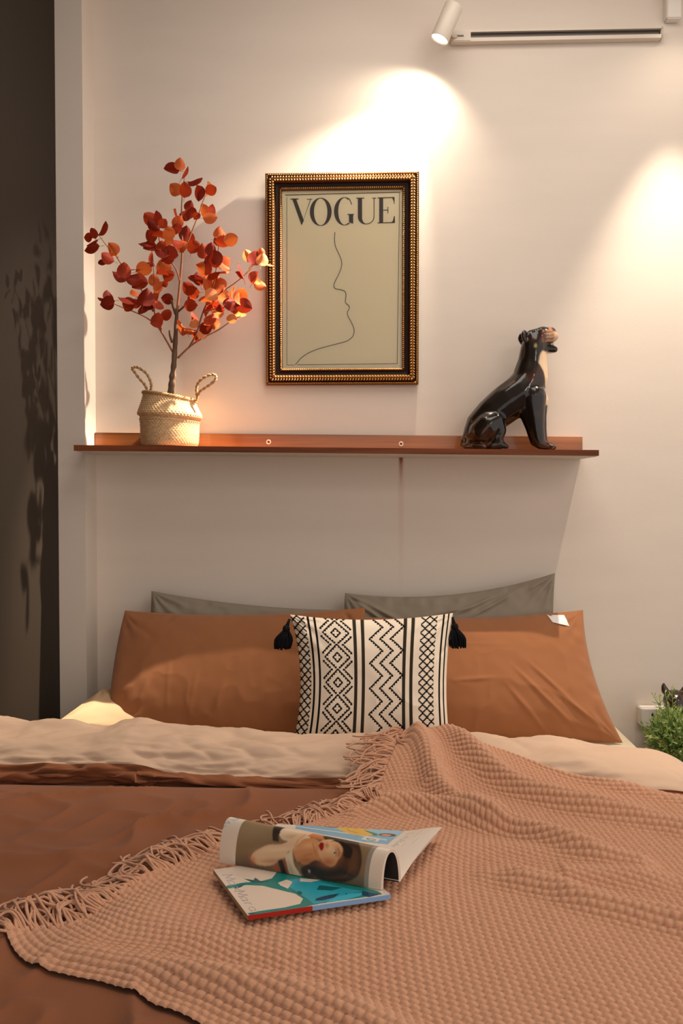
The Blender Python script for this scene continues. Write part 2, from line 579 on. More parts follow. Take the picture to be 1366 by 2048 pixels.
YT, YS = -0.60, -0.775
XT, ZTOP = xz([(-20, 1438), (0, 1438), (60, 1446), (130, 1450), (215, 1451), (245, 1444), (280, 1439), (350, 1446), (420, 1452), (470, 1463),
               (580, 1465), (700, 1467), (800, 1468), (960, 1475), (1100, 1482), (1210, 1489), (1285, 1497), (1330, 1500), (1400, 1503), (1600, 1505)], YT)
XS, ZS = xz([(-60, 1522), (0, 1525), (150, 1527), (270, 1530), (330, 1541), (450, 1551), (650, 1557), (900, 1564), (1100, 1580), (1366, 1618), (1600, 1626)], YS)
Q0, QR = 0.64, 0.20


def side(q):
    """column coordinate -> X and drop where the cover falls over the right edge of the mattress"""
    t = np.clip((q - Q0) / QR, 0, np.pi / 2)
    ext = np.maximum(q - Q0 - QR * np.pi / 2, 0)
    X = np.where(q < Q0, q, Q0 + QR * np.sin(t))
    drop = np.where(q < Q0, 0, QR * (1 - np.cos(t)) + ext)
    return X, drop


def wq(px, py, z):
    p = P(px, py, Z=z)
    return p[:2]


_A = wq(7, 1868, .59); _B = wq(700, 1618, .60); _Cc = wq(403, 2043, .585)
_fe = (_B - _A) / np.linalg.norm(_B - _A); _le = (_Cc - _A) / np.linalg.norm(_Cc - _A)


def body_relief(q, y):
    # the crumples are pressed flat where the heavy throw lies
    right = (q - _A[0]) * _fe[1] - (y - _A[1]) * _fe[0]
    above = -(q - _A[0]) * _le[1] + (y - _A[1]) * _le[0]
    flat = smooth(-.06, .05, right) * smooth(-.05, .05, above)
    r1 = 1 - np.abs(vnoise(q * 5 + y * 1.3, y * 6 - q * 1.5, 21)) * 1.6
    r2 = 1 - np.abs(vnoise(q * 11 - y * 4, y * 9 + q * 3, 25)) * 1.8
    return (1 - 0.92 * flat) * (0.007 * fbm(q * 3.1, y * 3.1, 5, 3) + 0.015 * np.clip(r1, 0, 1) ** 3 + 0.008 * np.clip(r2, 0, 1) ** 2
            + 0.012 * smooth(-0.95, -0.84, y) * vnoise(q * 5.5, y * 3, 41))


def duvet():
    t = thing('duvet', 'brown duvet turned back at the head to show its cream underside', 'duvet', (0, -1.3, 0.5))
    nq = 420
    q = np.linspace(-0.934, 1.12, nq)
    X, drop = side(q)
    ztop = np.interp(q, XT, ZTOP); zs = np.interp(q, XS, ZS)
    prof_s = []; G = []
    fat = 0.012 * np.sin(q * 7 + 0.6)
    ctrl = []
    n1 = np.zeros(nq)
    rows = [
        (-0.490 + n1, 0.508 + n1), (-0.515 + n1, 0.530 + n1), (-0.535 + n1, ztop - 0.045), (-0.562 + n1, ztop - 0.012),
        (YT + n1, ztop), (-0.655 + n1, ztop - 0.003), (-0.715 + n1, ztop * 0.72 + zs * 0.28 + 0.006),
        (-0.755 + n1, ztop * 0.35 + zs * 0.65 + 0.006), (YS - 0.004 + n1, zs),                    # seam, index 8
        (-0.795 + fat * 0.3, zs - 0.016), (-0.797 + fat * 0.3, zs * 0.45 + 0.556 * 0.55), (-0.785 + n1, 0.555 + n1), (-0.785 + n1, 0.549 + n1),
        (-0.81 + n1, 0.556 + n1), (-0.86 + n1, 0.567 + n1), (-0.95 + n1, 0.572 + n1)]
    for y in np.arange(-1.05, -2.01, -0.1):
        rows.append((y + n1, 0.572 + n1))
    rows += [(-2.05 + n1, 0.555 + n1), (-2.085 + n1, 0.50 + n1), (-2.095 + n1, 0.42 + n1), (-2.10 + n1, 0.33 + n1)]
    R = np.array([[r[0], r[1]] for r in rows])            # (nr, 2, nq)
    nr = len(rows)
    per = 10
    ns = (nr - 1) * per + 1
    flat = catmull(R.reshape(nr, -1), ns).reshape(ns, 2, nq)
    Y = flat[:, 0]; Z = flat[:, 1]
    seam = 8 * per
    s = np.arange(ns)[:, None] / per
    Qg = np.broadcast_to(q, Y.shape)
    # normals in the profile plane
    dY = np.gradient(Y, axis=0); dZ = np.gradient(Z, axis=0)
    ln = np.hypot(dY, dZ) + 1e-9
    nY, nZ = dZ / ln, -dY / ln
    wcuff = smooth(2, 3.5, s) * (1 - smooth(10.5, 11.5, s))
    wbody = smooth(13, 15, s)
    slant = fbm(Qg * 6 + s * 0.9, s * 0.55 - Qg * 2.2, 3, 4)
    disp = wcuff * (0.0115 * slant + 0.010 * np.abs(vnoise(Qg * 9 - s * 0.8, s * 0.5 + Qg * 3, 9)) - 0.004)
    # two sewn lines of the cream band
    for k, (qa, qb, sa, sb) in enumerate(((-0.62, 0.02, 5.9, 6.9), (-0.9, 0.1, 7.7, 7.75), (0.1, 0.6, 7.6, 7.7))):
        sl = sa + (sb - sa) * (Qg - qa) / (qb - qa)
        m = (Qg > qa) & (Qg < qb)
        disp += np.where(m, -0.0016 * np.exp(-((s - sl) / 0.07) ** 2) + 0.0014 * np.exp(-((s - sl - 0.16) / 0.08) ** 2), 0)
    disp += wcuff * smooth(7.9, 8.3, s) * 0.010 * vnoise(Qg * 22 + s, s * 0.8, 31)
    disp = disp * (1 - 0.75 * smooth(0.45, 0.6, Qg) * (s < 8))
    # crumples of the brown body
    disp += wbody * body_relief(Qg, Y)
    Y = Y + nY * disp; Z = Z + nZ * disp
    Z = Z - drop[None, :]
    Z = np.maximum(Z, 0.10)
    Xg = np.broadcast_to(X, Y.shape) + 0.012 * smooth(0.8, 1.0, Qg) * np.sin(Y * 30)
    G = np.stack([Xg, Y, Z], -1)
    grid('turned_back_band', G[:seam + 1], M['duvet_cream'], t)
    grid('brown_cover', G[seam:], M['duvet_brown'], t)
    return t


duvet()


def env_z(q, y):
    """upper envelope of the duvet, used by everything that lies on it"""
    zt = np.interp(q, XT, ZTOP)
    body = 0.5755 + body_relief(q, y)
    a = smooth(-0.93, -0.70, y)
    back = smooth(-0.60, -0.50, y)
    return body + (zt - body) * a - 0.03 * back ** 2


# ------------------------------------------------------------------ knitted throw
FR = [(7, 1868), (62, 1853), (161, 1833), (209, 1801), (285, 1757), (329, 1739), (388, 1712), (470, 1680), (560, 1652), (640, 1634), (700, 1618),
      (731, 1596), (752, 1556), (768, 1520), (786, 1488), (803, 1452)]
FZ = [.59] * 11 + [.598, .61, .62, .628, .632]
LOW = [(7, 1868), (11, 1880), (33, 1908), (70, 1930), (121, 1941), (157, 1948), (205, 1957), (256, 1977), (315, 2006), (366, 2025), (403, 2043)]
TOP = [(803, 1452), (830, 1449), (887, 1455), (949, 1477), (1022, 1503), (1125, 1531), (1228, 1554), (1366, 1585)]
TZ = [.632, .634, .632, .628, .622, .617, .610, .595]
RIDGES = [  # pixel polyline, height of cloth there, ridge height, half width
    ([(815, 1455), (836, 1480), (856, 1513), (887, 1560), (934, 1596), (985, 1618)], .62, .024, .024),
    ([(880, 1461), (939, 1513), (991, 1544), (1053, 1570), (1125, 1590), (1203, 1606), (1366, 1637)], .61, .026, .026),
    ([(960, 1485), (1060, 1520), (1180, 1549), (1366, 1590)], .605, .010, .022),
    ([(712, 1608), (789, 1600), (867, 1608), (929, 1624), (996, 1637), (1073, 1658), (1177, 1694), (1280, 1715)], .605, .024, .022),
    ([(985, 1738), (1060, 1752), (1120, 1768), (1177, 1790), (1280, 1813), (1366, 1833), (1500, 1880)], .60, .017, .024),
    ([(1110, 1733), (1210, 1740), (1366, 1752)], .60, .010, .024),
    ([(60, 1885), (180, 1908), (300, 1928), (420, 1945), (560, 1972), (700, 2012), (840, 2070)], .60, .016, .024),
    ([(250, 1800), (420, 1870), (640, 1905)], .595, .005, .04),
    ([(830, 1700), (980, 1690), (1120, 1705), (1250, 1735)], .595, .006, .03),
]
E = np.array([wq(a, b, z) for (a, b), z in zip(FR, FZ)])
def arcres(pts, n):
    d = np.r_[0, np.cumsum(np.linalg.norm(np.diff(pts, axis=0), axis=1))]
    tt = np.linspace(0, d[-1], n)
    return np.stack([np.interp(tt, d, pts[:, k]) for k in range(pts.shape[1])], 1), d[-1]
E, LU = arcres(catmull(E, 300), 300)
LB = np.array([wq(a, b, .585) for a, b in LOW])
dirb = LB[-1] - LB[-4]; dirb /= np.linalg.norm(dirb)
LB, _l = arcres(catmull(LB, 200), 200)
LV = 1.30
LB = np.vstack([LB, LB[-1] + dirb * (LV - _l)])
LB, _ = arcres(LB, 400)
LT = np.array([wq(a, b, z) for (a, b), z in zip(TOP, TZ)])
dirt = LT[-1] - LT[-4]; dirt /= np.linalg.norm(dirt)
LT, _l = arcres(catmull(LT, 200), 200)
LT = np.vstack([LT, LT[-1] + dirt * (LV - 0.1 - _l)])
LT, _ = arcres(LT, 400)


def lut(A, t):
    i = t * (len(A) - 1)
    return np.stack([np.interp(i, np.arange(len(A)), A[:, k]) for k in range(2)], -1)


def throw_q(u, v):
    """u along the fringed edge, v along the length -> bed coordinates"""
    u1 = u[..., None]; v1 = v[..., None]
    chord = E[0] * (1 - u1) + E[-1] * u1
    return lut(LB, v) * (1 - u1) + lut(LT, v) * u1 + (lut(E, u) - chord) * (1 - v1) ** 3


RW = [(np.array([wq(a, b, z) for a, b in pl]), h, w) for pl, z, h, w in RIDGES]


def throw_z(q, y):
    z = env_z(q, y) + 0.010
    for pl, h, w in RW:
        c = catmull(pl, 24)
        d = np.full(q.shape, 9.0)
        tt = np.zeros(q.shape)
        for k in range(len(c) - 1):
            ax, ay = c[k]; bx, by = c[k + 1]
            dx, dy = bx - ax, by - ay
            t = np.clip(((q - ax) * dx + (y - ay) * dy) / (dx * dx + dy * dy), 0, 1)
            dd = np.hypot(q - ax - t * dx, y - ay - t * dy)
            m = dd < d
            d = np.where(m, dd, d); tt = np.where(m, (k + t) / (len(c) - 1), tt)
        endf = smooth(0, 0.15, tt) * (1 - 0.6 * smooth(0.8, 1, tt))
        z = z + 1.35 * h * (0.35 + 0.65 * endf) * np.exp(-(d / w) ** 2)
    z = z + 0.0035 * fbm(q * 4 + 3, y * 5, 77, 2)
    return z


def throw():
    t = thing('knitted_throw', 'dusty pink chunky knitted throw with fringe spread across the duvet', 'blanket', (0.1, -1.1, 0.58))
    bu, bv = int(LU / 0.0112), int(LV / 0.0140)
    k = 6
    nu, nv = bu * k + 1, bv * k + 1
    u, v = np.meshgrid(np.linspace(0, 1, nu), np.linspace(0, 1, nv), indexing='ij')
    S = throw_q(u, v)
    q, y = S[..., 0], S[..., 1]
    z = throw_z(q, y)
    edge = np.maximum(1 - smooth(0, .07, u), 1 - smooth(0, .05, v))
    z = z * (1 - edge) + (env_z(q, y) + 0.0015) * edge
    X, drop = side(q)
    G = np.stack([X, y, z - drop], -1)
    N = np.cross(np.gradient(G, axis=0), np.gradient(G, axis=1))
    N /= np.linalg.norm(N, axis=-1)[..., None] + 1e-12
    N *= np.sign(N[..., 2:3] + 1e-9)
    bb = u * bu; row = np.floor(bb)
    aa = v * bv + 0.5 * (row % 2)
    fu = (aa - np.floor(aa)) * 2 - 1; fv = (bb - row) * 2 - 1
    hgt = np.sqrt(np.clip(1 - 0.92 * np.abs(fu) ** 2.2, 0, 1)) * np.sqrt(np.clip(1 - 0.92 * np.abs(fv) ** 2.2, 0, 1))
    idn = vnoise(np.floor(aa) * 7.31, row * 5.17, 3)
    G = G + N * (hgt * (0.0062 + 0.0008 * idn))[..., None]
    o = grid('knit', G, M['throw'], t)
    # tassels along the edge
    nt_ = 104
    for i in range(nt_):
        uu = (i + 0.5) / nt_ + RNG.uniform(-.002, .002)
        e0 = lut(E, np.array([uu]))[0]; e1 = lut(E, np.array([min(uu + 0.02, 1)]))[0]; em = lut(E, np.array([max(uu - 0.02, 0)]))[0]
        tg = e1 - em; tg /= np.linalg.norm(tg)
        out = np.array([-tg[1], tg[0]])
        if out[0] > 0:
            out = -out
        mb = MB()
        for sidx in range(3):
            L = RNG.uniform(0.075, 0.125)
            a = RNG.normal(0.2, 0.16) + 0.75 * float(vnoise(uu * 21, 0.5, 4)) + 0.3 * float(vnoise(uu * 47, 1.5, 9)) + (0.5 if uu > 0.7 else 0)
            p = e0 + tg * RNG.uniform(-0.004, 0.004) - out * 0.004
            curl = RNG.normal(0, 15) ; c2 = RNG.uniform(-1, 1) * 28
            pts = []
            n = 14
            lift = RNG.uniform(0.004, 0.016); ph = RNG.uniform(0, 3)
            d0 = math.atan2(out[1], out[0]) + a
            for j in range(n):
                f = j / (n - 1)
                zz = float(env_z(np.array([p[0]]), np.array([p[1]]))[0])
                lay = 0.004 + lift * math.sin(math.pi * min(1, f * 1.0)) ** 1 * (0.7 + 0.3 * math.sin(ph + 5 * f))
                if uu > 0.72:
                    lay += 0.006
                Xp, dp = side(np.array([p[0]]))
                pts.append([float(Xp[0]), p[1], zz + lay - float(dp[0])])
                p = p + (L / n) * np.array([math.cos(d0), math.sin(d0)])
                d0 += (curl * f * 0.06 + c2 * 0.012 * math.sin(f * 7 + ph)) * 0.55
            pts = np.array(pts)
            pts[:, 0] = np.maximum(pts[:, 0], XL + 0.006)
            mb.tube(catmull(pts, 22), 0.0021, 5)
        mb.build('fringe_tassel', M['throw'], t)
    return t


throw()

# ------------------------------------------------------------------ pillows
def pillow_grids(TL, TR, BR, BL, Tf, Tb, bows, nu=150, nv=110, seed=0, wr=1.0, p=2.6, qx=0.62, low=0.25, creases=()):
    TL, TR, BR, BL = [np.asarray(a, float) for a in (TL, TR, BR, BL)]
    v, u = np.meshgrid(np.linspace(0, 1, nv), np.linspace(0, 1, nu), indexing='ij')
    u1 = u[..., None]; v1 = v[..., None]
    Mid = (BL * (1 - u1) + BR * u1) * (1 - v1) + (TL * (1 - u1) + TR * u1) * v1
    ex = (TR - TL + BR - BL); ex /= np.linalg.norm(ex)
    ez = (TL - BL + TR - BR); ez -= ex * np.dot(ez, ex); ez /= np.linalg.norm(ez)
    N = np.cross(ex, ez)
    bt, bb, bl, br = bows
    Mid = Mid - ez * (bt * 4 * u * (1 - u) * v ** 2 - bb * 4 * u * (1 - u) * (1 - v) ** 2)[..., None]
    Mid = Mid + ex * (bl * 4 * v * (1 - v) * (1 - u) ** 2 - br * 4 * v * (1 - v) * u ** 2)[..., None]
    a = np.clip((1 - np.abs(2 * u - 1) ** p) * (1 - np.abs(2 * v - 1) ** p), 0, 1)
    h = a ** qx * (1 + low * (0.5 - v))
    W = np.linalg.norm(TR - TL); H = np.linalg.norm(TL - BL)
    xx = u * W; yy = v * H
    edge = np.exp(-np.minimum(np.minimum(u, 1 - u) * W, np.minimum(v, 1 - v) * H) / 0.05)
    wrk = np.zeros_like(u)
    # folds that run out of the corners
    for cx, cy in ((0, 0), (1, 0), (0, 1), (1, 1)):
        dx = (u - cx) * W; dy = (v - cy) * H
        r = np.hypot(dx, dy); th = np.arctan2(np.abs(dy), np.abs(dx))
        wrk += 0.0045 * np.sin(th * 13 + seed + cx * 2 + 2 * fbm(r * 8, th * 2, seed + 3, 2)) * np.exp(-r / 0.09) * smooth(0, 0.03, r)
    wrk += 0.0028 * (np.clip(1 - np.abs(fbm(xx * 7, yy * 5, seed + 11, 3)) * 1.8, 0, 1) ** 2) * (1 - v) * 1.4
    wrk += 0.0024 * fbm(xx * 9, yy * 9, seed + 5, 3)
    wrk += 0.0030 * edge * vnoise(xx * 40, yy * 40, seed + 8)
    for (cu, cv, ang, ln, amp) in creases:
        ca, sa = math.cos(ang), math.sin(ang)
        dx = (u - cu) * W; dy = (v - cv) * H
        al = dx * ca + dy * sa; ac = -dx * sa + dy * ca
        wrk += amp * np.exp(-(ac / 0.006) ** 2) * np.exp(-(al / ln) ** 4)
    fl = np.clip(h * 4, 0, 1)
    F = Mid + N * (Tf * h + wr * wrk * fl)[..., None]
    B = Mid - N * (Tb * h + 0.6 * wr * wrk[:, ::-1] * fl)[..., None]
    return F, B, u, v


def base_of(*gs):
    pts = np.vstack([g.reshape(-1, 3) for g in gs])
    c = pts.mean(0); c[2] = pts[:, 2].min()
    return c


def two_tone(name, label, corners, Tf, Tb, bows, group=None, **k):
    F, B, u, v = pillow_grids(*corners, Tf, Tb, bows, **k)
    t = thing(name, label, 'pillow', base_of(F, B), group)
    grid('front_panel', F, M['brown_cloth'], t)
    grid('back_panel', B, M['beige_cloth'], t, flip=True)
    return t, F


def plain(name, label, corners, Tf, Tb, bows, m, **k):
    F, B, u, v = pillow_grids(*corners, Tf, Tb, bows, **k)
    n, mm = F.shape[:2]
    t = thing(name, label, 'pillow', base_of(F, B))
    V = np.vstack([F.reshape(-1, 3), B.reshape(-1, 3)])
    FF = np.vstack([grid_faces(n, mm), grid_faces(n, mm, True) + n * mm])
    obj('pillowcase', V, FF, m, t)
    return t


plain('grey_pillow', 'taupe grey pillow against the wall behind the left rust pillow', (P(303, 1182, -.055), P(668, 1220, -.06), P(680, 1440, -.15), P(296, 1440, -.15)),
      0.04, 0.03, (0.012, 0, 0.0, 0.01), M['grey_cloth'], seed=4, wr=1.2, qx=0.5)
plain('grey_pillow', 'taupe grey pillow with raised right corner behind the right rust pillow', (P(690, 1186, -.06), P(1110, 1146, -.055), P(1112, 1440, -.15), P(686, 1440, -.15)),
      0.045, 0.03, (0.036, 0, -0.004, 0.008), M['grey_cloth'], seed=9, wr=1.9, qx=0.5,
      creases=((.12, .86, -0.6, .05, .006), (.2, .84, -0.5, .06, .005), (.62, .88, .35, .06, .005), (.7, .86, .4, .06, .005), (.5, .85, .1, .05, .004)))
plain('beige_pillow', 'flat beige pillow with one corner poking out left of the rust pillow', (P(205, 1378, -.16), P(330, 1385, -.14), P(340, 1480, -.30), P(98, 1456, -.40)),
      0.018, 0.02, (0.0, 0, 0.0, 0), M['beige_cloth'], seed=2, wr=0.7)

LPIL, LF = two_tone('rust_pillow', 'rust brown pillow leaning left of the patterned cushion', (P(250, 1221, -.115), P(730, 1215, -.12), P(722, 1478, -.28), P(216, 1477, -.27)),
                    0.078, 0.042, (0.018, 0.0, -0.012, 0.0), seed=1, creases=((.35, .3, 1.45, .06, .002), (.45, .25, 1.3, .05, .002), (.25, .35, 1.6, .07, .0015), (.93, .93, -1.0, .02, -.008)))
RPIL, RF = two_tone('rust_pillow', 'rust brown pillow with white care label right of the patterned cushion', (P(690, 1232, -.12), P(1166, 1220, -.12), P(1246, 1486, -.29), P(680, 1478, -.28)),
                    0.085, 0.042, (0.016, 0.0, 0.0, 0.024), seed=6,
                    creases=((.5, .42, .08, .05, .0035), (.75, .3, -.9, .09, .005), (.82, .34, -.85, .09, .005), (.68, .2, -1.0, .07, .004), (.88, .2, -.7, .07, .005), (.45, .72, -.05, .15, .0012)))


def care_label():
    a = [P(1101, 1234, -.19), P(1136, 1235, -.19), P(1146, 1257, -.215), P(1112, 1249, -.215)]
    G = np.zeros((6, 8, 3))
    for i in range(6):
        for j in range(8):
            f, g = j / 7, i / 5
            p = (np.array(a[0]) * (1 - f) + np.array(a[1]) * f) * (1 - g) + (np.array(a[3]) * (1 - f) + np.array(a[2]) * f) * g
            d = np.linalg.norm(RF[:, :, [0, 2]] - p[[0, 2]], axis=-1)
            k = np.unravel_index(np.argmin(d), d.shape)
            p[1] = RF[k][1] - 0.003 - 0.002 * math.sin(3 * f)
            G[i, j] = p
    n = grid('care_label', G, M['white_label'], RPIL, flip=True)
    n['label'] = 'white care label at top right corner'


care_label()

# ------------------------------------------------------------------ patterned cushion
def cushion():
    c = (P(580, 1229, -.36), P(906, 1226, -.36), P(904, 1516, -.44), P(576, 1520, -.44))
    F, B, u, v = pillow_grids(*c, 0.070, 0.055, (0.016, 0.0, 0.030, 0.016), nu=420, nv=400, seed=13, wr=0.8, p=2.8, qx=0.55, low=0.1,
                              creases=((.055, .72, .5, .03, -.006), (.97, .74, .9, .02, -.006), (.06, .6, .2, .03, .004)))
    t = thing('patterned_cushion', 'square white cushion with black tribal pattern and corner tassels', 'cushion', base_of(F, B))
    col = np.zeros(F.shape); col[:] = lin((228, 212, 192))
    NX = 150
    cx = np.floor(u * NX).astype(int); cy = np.floor((1 - v) * NX * 0.90).astype(int)
    blk = np.zeros(u.shape, bool); strip = np.zeros(u.shape, bool)
    for s in (.108, .150):
        blk |= np.abs(u - s) < .0075
    for s in (.394, .443, .708, .757):
        strip |= np.abs(u - s) < .0105
    for s in (.945, .975):
        blk |= np.abs(u - s) < .005
    # stepped cross-stitch cells: two fine cells to a stitch
    sx, sy = cx // 2, cy // 2
    dx = np.abs(sx - 20); dy = np.abs((sy - 1) % 12 - 6); dd = dx + dy
    blk |= ((dd == 6) & (dx <= 6)) | (dd == 2) | ((dd == 9) & (dx >= 3) & (dx <= 7))
    dxf = np.abs(cx - 40.5); dyf = np.abs((cy - 2) % 24 - 12.5); df = dxf + dyf
    blk |= ((np.abs(df - 12.5) <= .6) & (dxf <= 13)) | (np.abs(df - 4.5) <= .6) | ((np.abs(df - 18.5) <= .6) & (dxf >= 6) & (dxf <= 14))
    for x0 in (36, 41, 46):
        tri = 6 - np.abs((sy + 2) % 12 - 6)
        blk |= sx == x0 + tri
        trf = 12 - np.abs((cy + 4) % 24 - 12)
        blk |= np.abs(cx - 2 * x0 - trf - 0.5) <= .6
    for c0, hw in ((5, 7), (128, 7)):
        dl = cx - c0
        lat = ((dl + cy) % 8 < 2) | ((dl - cy) % 8 < 2)
        blk |= (np.abs(dl) <= hw) & lat
    col[strip] = lin((52, 44, 34)); col[blk] = lin((20, 17, 16))
    grid('patterned_front', F, M['cushion'], t, col=col)
    cb = np.zeros(B.shape); cb[:] = lin((226, 210, 190))
    grid('plain_back', B[::4, ::4], M['cushion'], t, flip=True, col=cb[::4, ::4])
    for (px, py, lean) in ((579, 1238, -0.18), (905, 1234, 0.12)):
        a = P(px, py, -.365)
        mb = MB()
        d = np.array([lean, -0.08, -1.0]); d /= np.linalg.norm(d)
        top = a + np.array([lean * 0.02, -0.004, 0.0])
        hd = top + d * 0.026
        mb.tube([a, a + (hd - a) * 0.4, hd], [0.003, 0.004, 0.007], 8)
        mb.ellipsoid(hd, (0.010, 0.010, 0.011), nu=12, nv=8)
        r = np.random.RandomState(int(px))
        for k in range(110):
            th = r.uniform(0, 6.283); rr = math.sqrt(r.uniform(0, 1))
            p0 = hd + np.array([math.cos(th) * rr * 0.008, math.sin(th) * rr * 0.007, -0.004])
            L = r.uniform(0.046, 0.056)
            p2 = hd + d * L + np.array([math.cos(th) * rr * 0.024, -abs(math.sin(th) * rr * 0.015), 0])
            p1 = (p0 + p2) / 2 + np.array([math.cos(th) * rr * 0.009, -0.006, 0])
            mb.tube(catmull([p0, p1, p2], 6), 0.0014, 4)
        mb.build('tassel', M['black_thread'], t)


cushion()

# ------------------------------------------------------------------ shelf with backboard and screws
ZL = P(145, 890, Y=-.2); ZR = P(1198, 900, Y=-.2)
SL = (ZR[2] - ZL[2]) / (ZR[0] - ZL[0])
def shelf_z(x):
    return ZL[2] + (x - ZL[0]) * SL
def shelf():
    x0 = max(ZL[0], XR + 0.002); x1 = ZR[0]
    t = thing('wall_shelf', 'long reddish brown wooden wall shelf with low backboard above the pillows', 'shelf', ((x0 + x1) / 2, -0.1, shelf_z((x0 + x1) / 2) - 0.02))
    th = 0.0165
    def slab(name, y0, y1, zo, h, m, xa=x0, xb=x1):
        r = 0.0012
        V = []
        for (x, zz) in ((xa, shelf_z(xa)), (xb, shelf_z(xb))):
            V += [[x, y0, zz + zo], [x, y1, zz + zo], [x, y1, zz + zo + h], [x, y0, zz + zo + h]]
        return obj(name, V, [[0, 1, 2, 3], [7, 6, 5, 4], [0, 4, 5, 1], [1, 5, 6, 2], [2, 6, 7, 3], [3, 7, 4, 0]], m, t, False)
    slab('board', -0.1985, -0.001, -th, th, M['wood'])
    slab('edge_strip', -0.2, -0.1985, -th, th, M['wood_edge'])
    slab('underside_panel', -0.192, -0.001, -th - 0.002, 0.002, M['under'], x0 + 0.004, x1 - 0.004)
    zb = P(192, 865, Y=-.016)[2] - shelf_z(XR)
    xb1 = P(1165, 880, Y=-.016)[0]
    slab('backboard', -0.016, -0.001, 0.0, zb, M['wood'], x0, xb1)
    for px, py in ((287, 884), (537, 884), (802, 888)):
        a = P(px, py, Y=-.0175)
        mb = MB()
        prof = [(0.0035, 0.0), (0.0045, 0.0025), (0.0065, 0.003), (0.0078, 0.0018), (0.008, 0.0)]
        n = 20
        V = []; F = []
        for i in range(n):
            th_ = 2 * math.pi * i / n
            for r, h in prof:
                V.append([a[0] + r * math.cos(th_), -0.016 - h, a[2] + r * math.sin(th_)])
        for i in range(n):
            for j in range(4):
                F.append([i * 5 + j, i * 5 + j + 1, ((i + 1) % n) * 5 + j + 1, ((i + 1) % n) * 5 + j])
        s = obj('screw', V, F, M['screw'], t)
        ang = np.linspace(0, 2 * np.pi, 12, endpoint=False)
        obj('screw_hole', [[a[0] + .0036 * math.cos(k), -0.0166, a[2] + .0036 * math.sin(k)] for k in ang], [list(range(12))], M['screw_dark'], s)


shelf()

# ------------------------------------------------------------------ track with spotlights
TZ_ = P(1130, 69, Y=-.02)[2]
TX0 = P(903, 74, Y=-.02)[0]; TX1 = P(1322, 60, Y=-.02)[0]
def track():
    XT1 = 1.5
    t = thing('light_track', 'white wall mounted lighting track with dark slot at the top right', 'track', ((TX0 + XT1) / 2, 0, TZ_))
    z0, z1 = TZ_ - 0.017, TZ_ + 0.017
    mb = MB()
    mb.box((TX0, -0.004, z0), (TX1, -0.0005, z1))
    mb.box((TX0, -0.024, z1 - 0.006), (TX1, -0.004, z1))
    mb.box((TX0, -0.024, z0), (TX1, -0.004, z0 + 0.011))
    mb.build('rail', M['white_metal'], t, False)
    sx0 = P(941, 65, Y=-.02)[0]
    mb = MB().box((sx0, -0.0145, z0 + 0.011), (TX1 - 0.004, -0.004, z1 - 0.006))
    mb.build('slot', M['slot'], t, False)
    MB().box((sx0, -0.0175, z0 + 0.0115), (TX1 - 0.006, -0.0146, z0 + 0.0185)).build('conductor_strip', M['copper'], t, False)
    mb = MB().rbox((TX0 + 0.002, -0.028, z0 - 0.001), (sx0, -0.003, z1 - 0.004), 0.002)
    e = mb.build('feed_cap', M['white_metal'], t, False)
    MB().box((TX0 + 0.012, -0.029, z0 + 0.012), (TX0 + 0.036, -0.0275, z0 + 0.017)).build('cap_slot', M['copper'], e, False)
    MB().rbox((TX1, -0.025, z0), (TX1 + 0.006, -0.001, z1), 0.002).build('end_cap', M['white_metal'], t)


track()


def spotlight(name, label, mouth, dirv, arm_to, powers, length=0.105, r=0.0275):
    mouth = np.asarray(mouth, float); d = np.asarray(dirv, float); d /= np.linalg.norm(d)
    t = thing(name, label, 'lamp', mouth - d * length)
    a = np.array([0, 1.0, 0]); N = np.cross(d, a); N /= np.linalg.norm(N); B = np.cross(d, N)
    def ring(off, rad, n=40):
        th = np.linspace(0, 2 * np.pi, n, endpoint=False)
        return mouth + d * off + rad * (np.cos(th)[:, None] * N + np.sin(th)[:, None] * B)
    def turned(name, prof, m, parent, cap=None):
        n = 40
        V = np.vstack([ring(o, rr) for o, rr in prof]); F = []
        for i in range(len(prof) - 1):
            for j in range(n):
                k = (j + 1) % n
                F.append([i * n + j, i * n + k, (i + 1) * n + k, (i + 1) * n + j])
        if cap == 'end':
            F.append([(len(prof) - 1) * n + j for j in range(n)])
        if cap == 'start':
            F.append([j for j in range(n)][::-1])
        return obj(name, V, F, m, parent)
    turned('housing', [(-length, r * 0.93), (-length + .0015, r * 0.985), (-length + 0.004, r), (-0.001, r), (0.0, r * 0.985), (0.0, r * 0.93), (-0.005, r * 0.92)], M['white_metal'], t, 'start')
    turned('lens', [(-0.0045, r * 0.935), (-0.004, r * 0.6), (-0.0035, 0.0005)], M['lens'], t, 'end')
    mid = mouth - d * length * 0.38
    arm_to = np.asarray(arm_to, float)
    mb = MB(); mb.tube(catmull([mid, mid * 0.55 + arm_to * 0.45, arm_to], 8), 0.006, 12); mb.build('arm', M['white_metal'], t)
    for (pw, size, blend, sx, bd) in powers:
        bd = d if bd is None else np.asarray(bd, float) / np.linalg.norm(bd)
        L = bpy.data.lights.new('bulb', 'SPOT')
        L.energy = pw; L.spot_size = math.radians(size); L.spot_blend = blend; L.shadow_soft_size = sx
        L.color = (1.0, 0.86, 0.69)
        lo = bpy.data.objects.new('bulb', L); C.objects.link(lo)
        lo.location = mouth + d * 0.004 - np.array(t.location)
        lo.rotation_euler = Vector(bd).to_track_quat('-Z', 'Y').to_euler()
        lo.parent = t
    return t


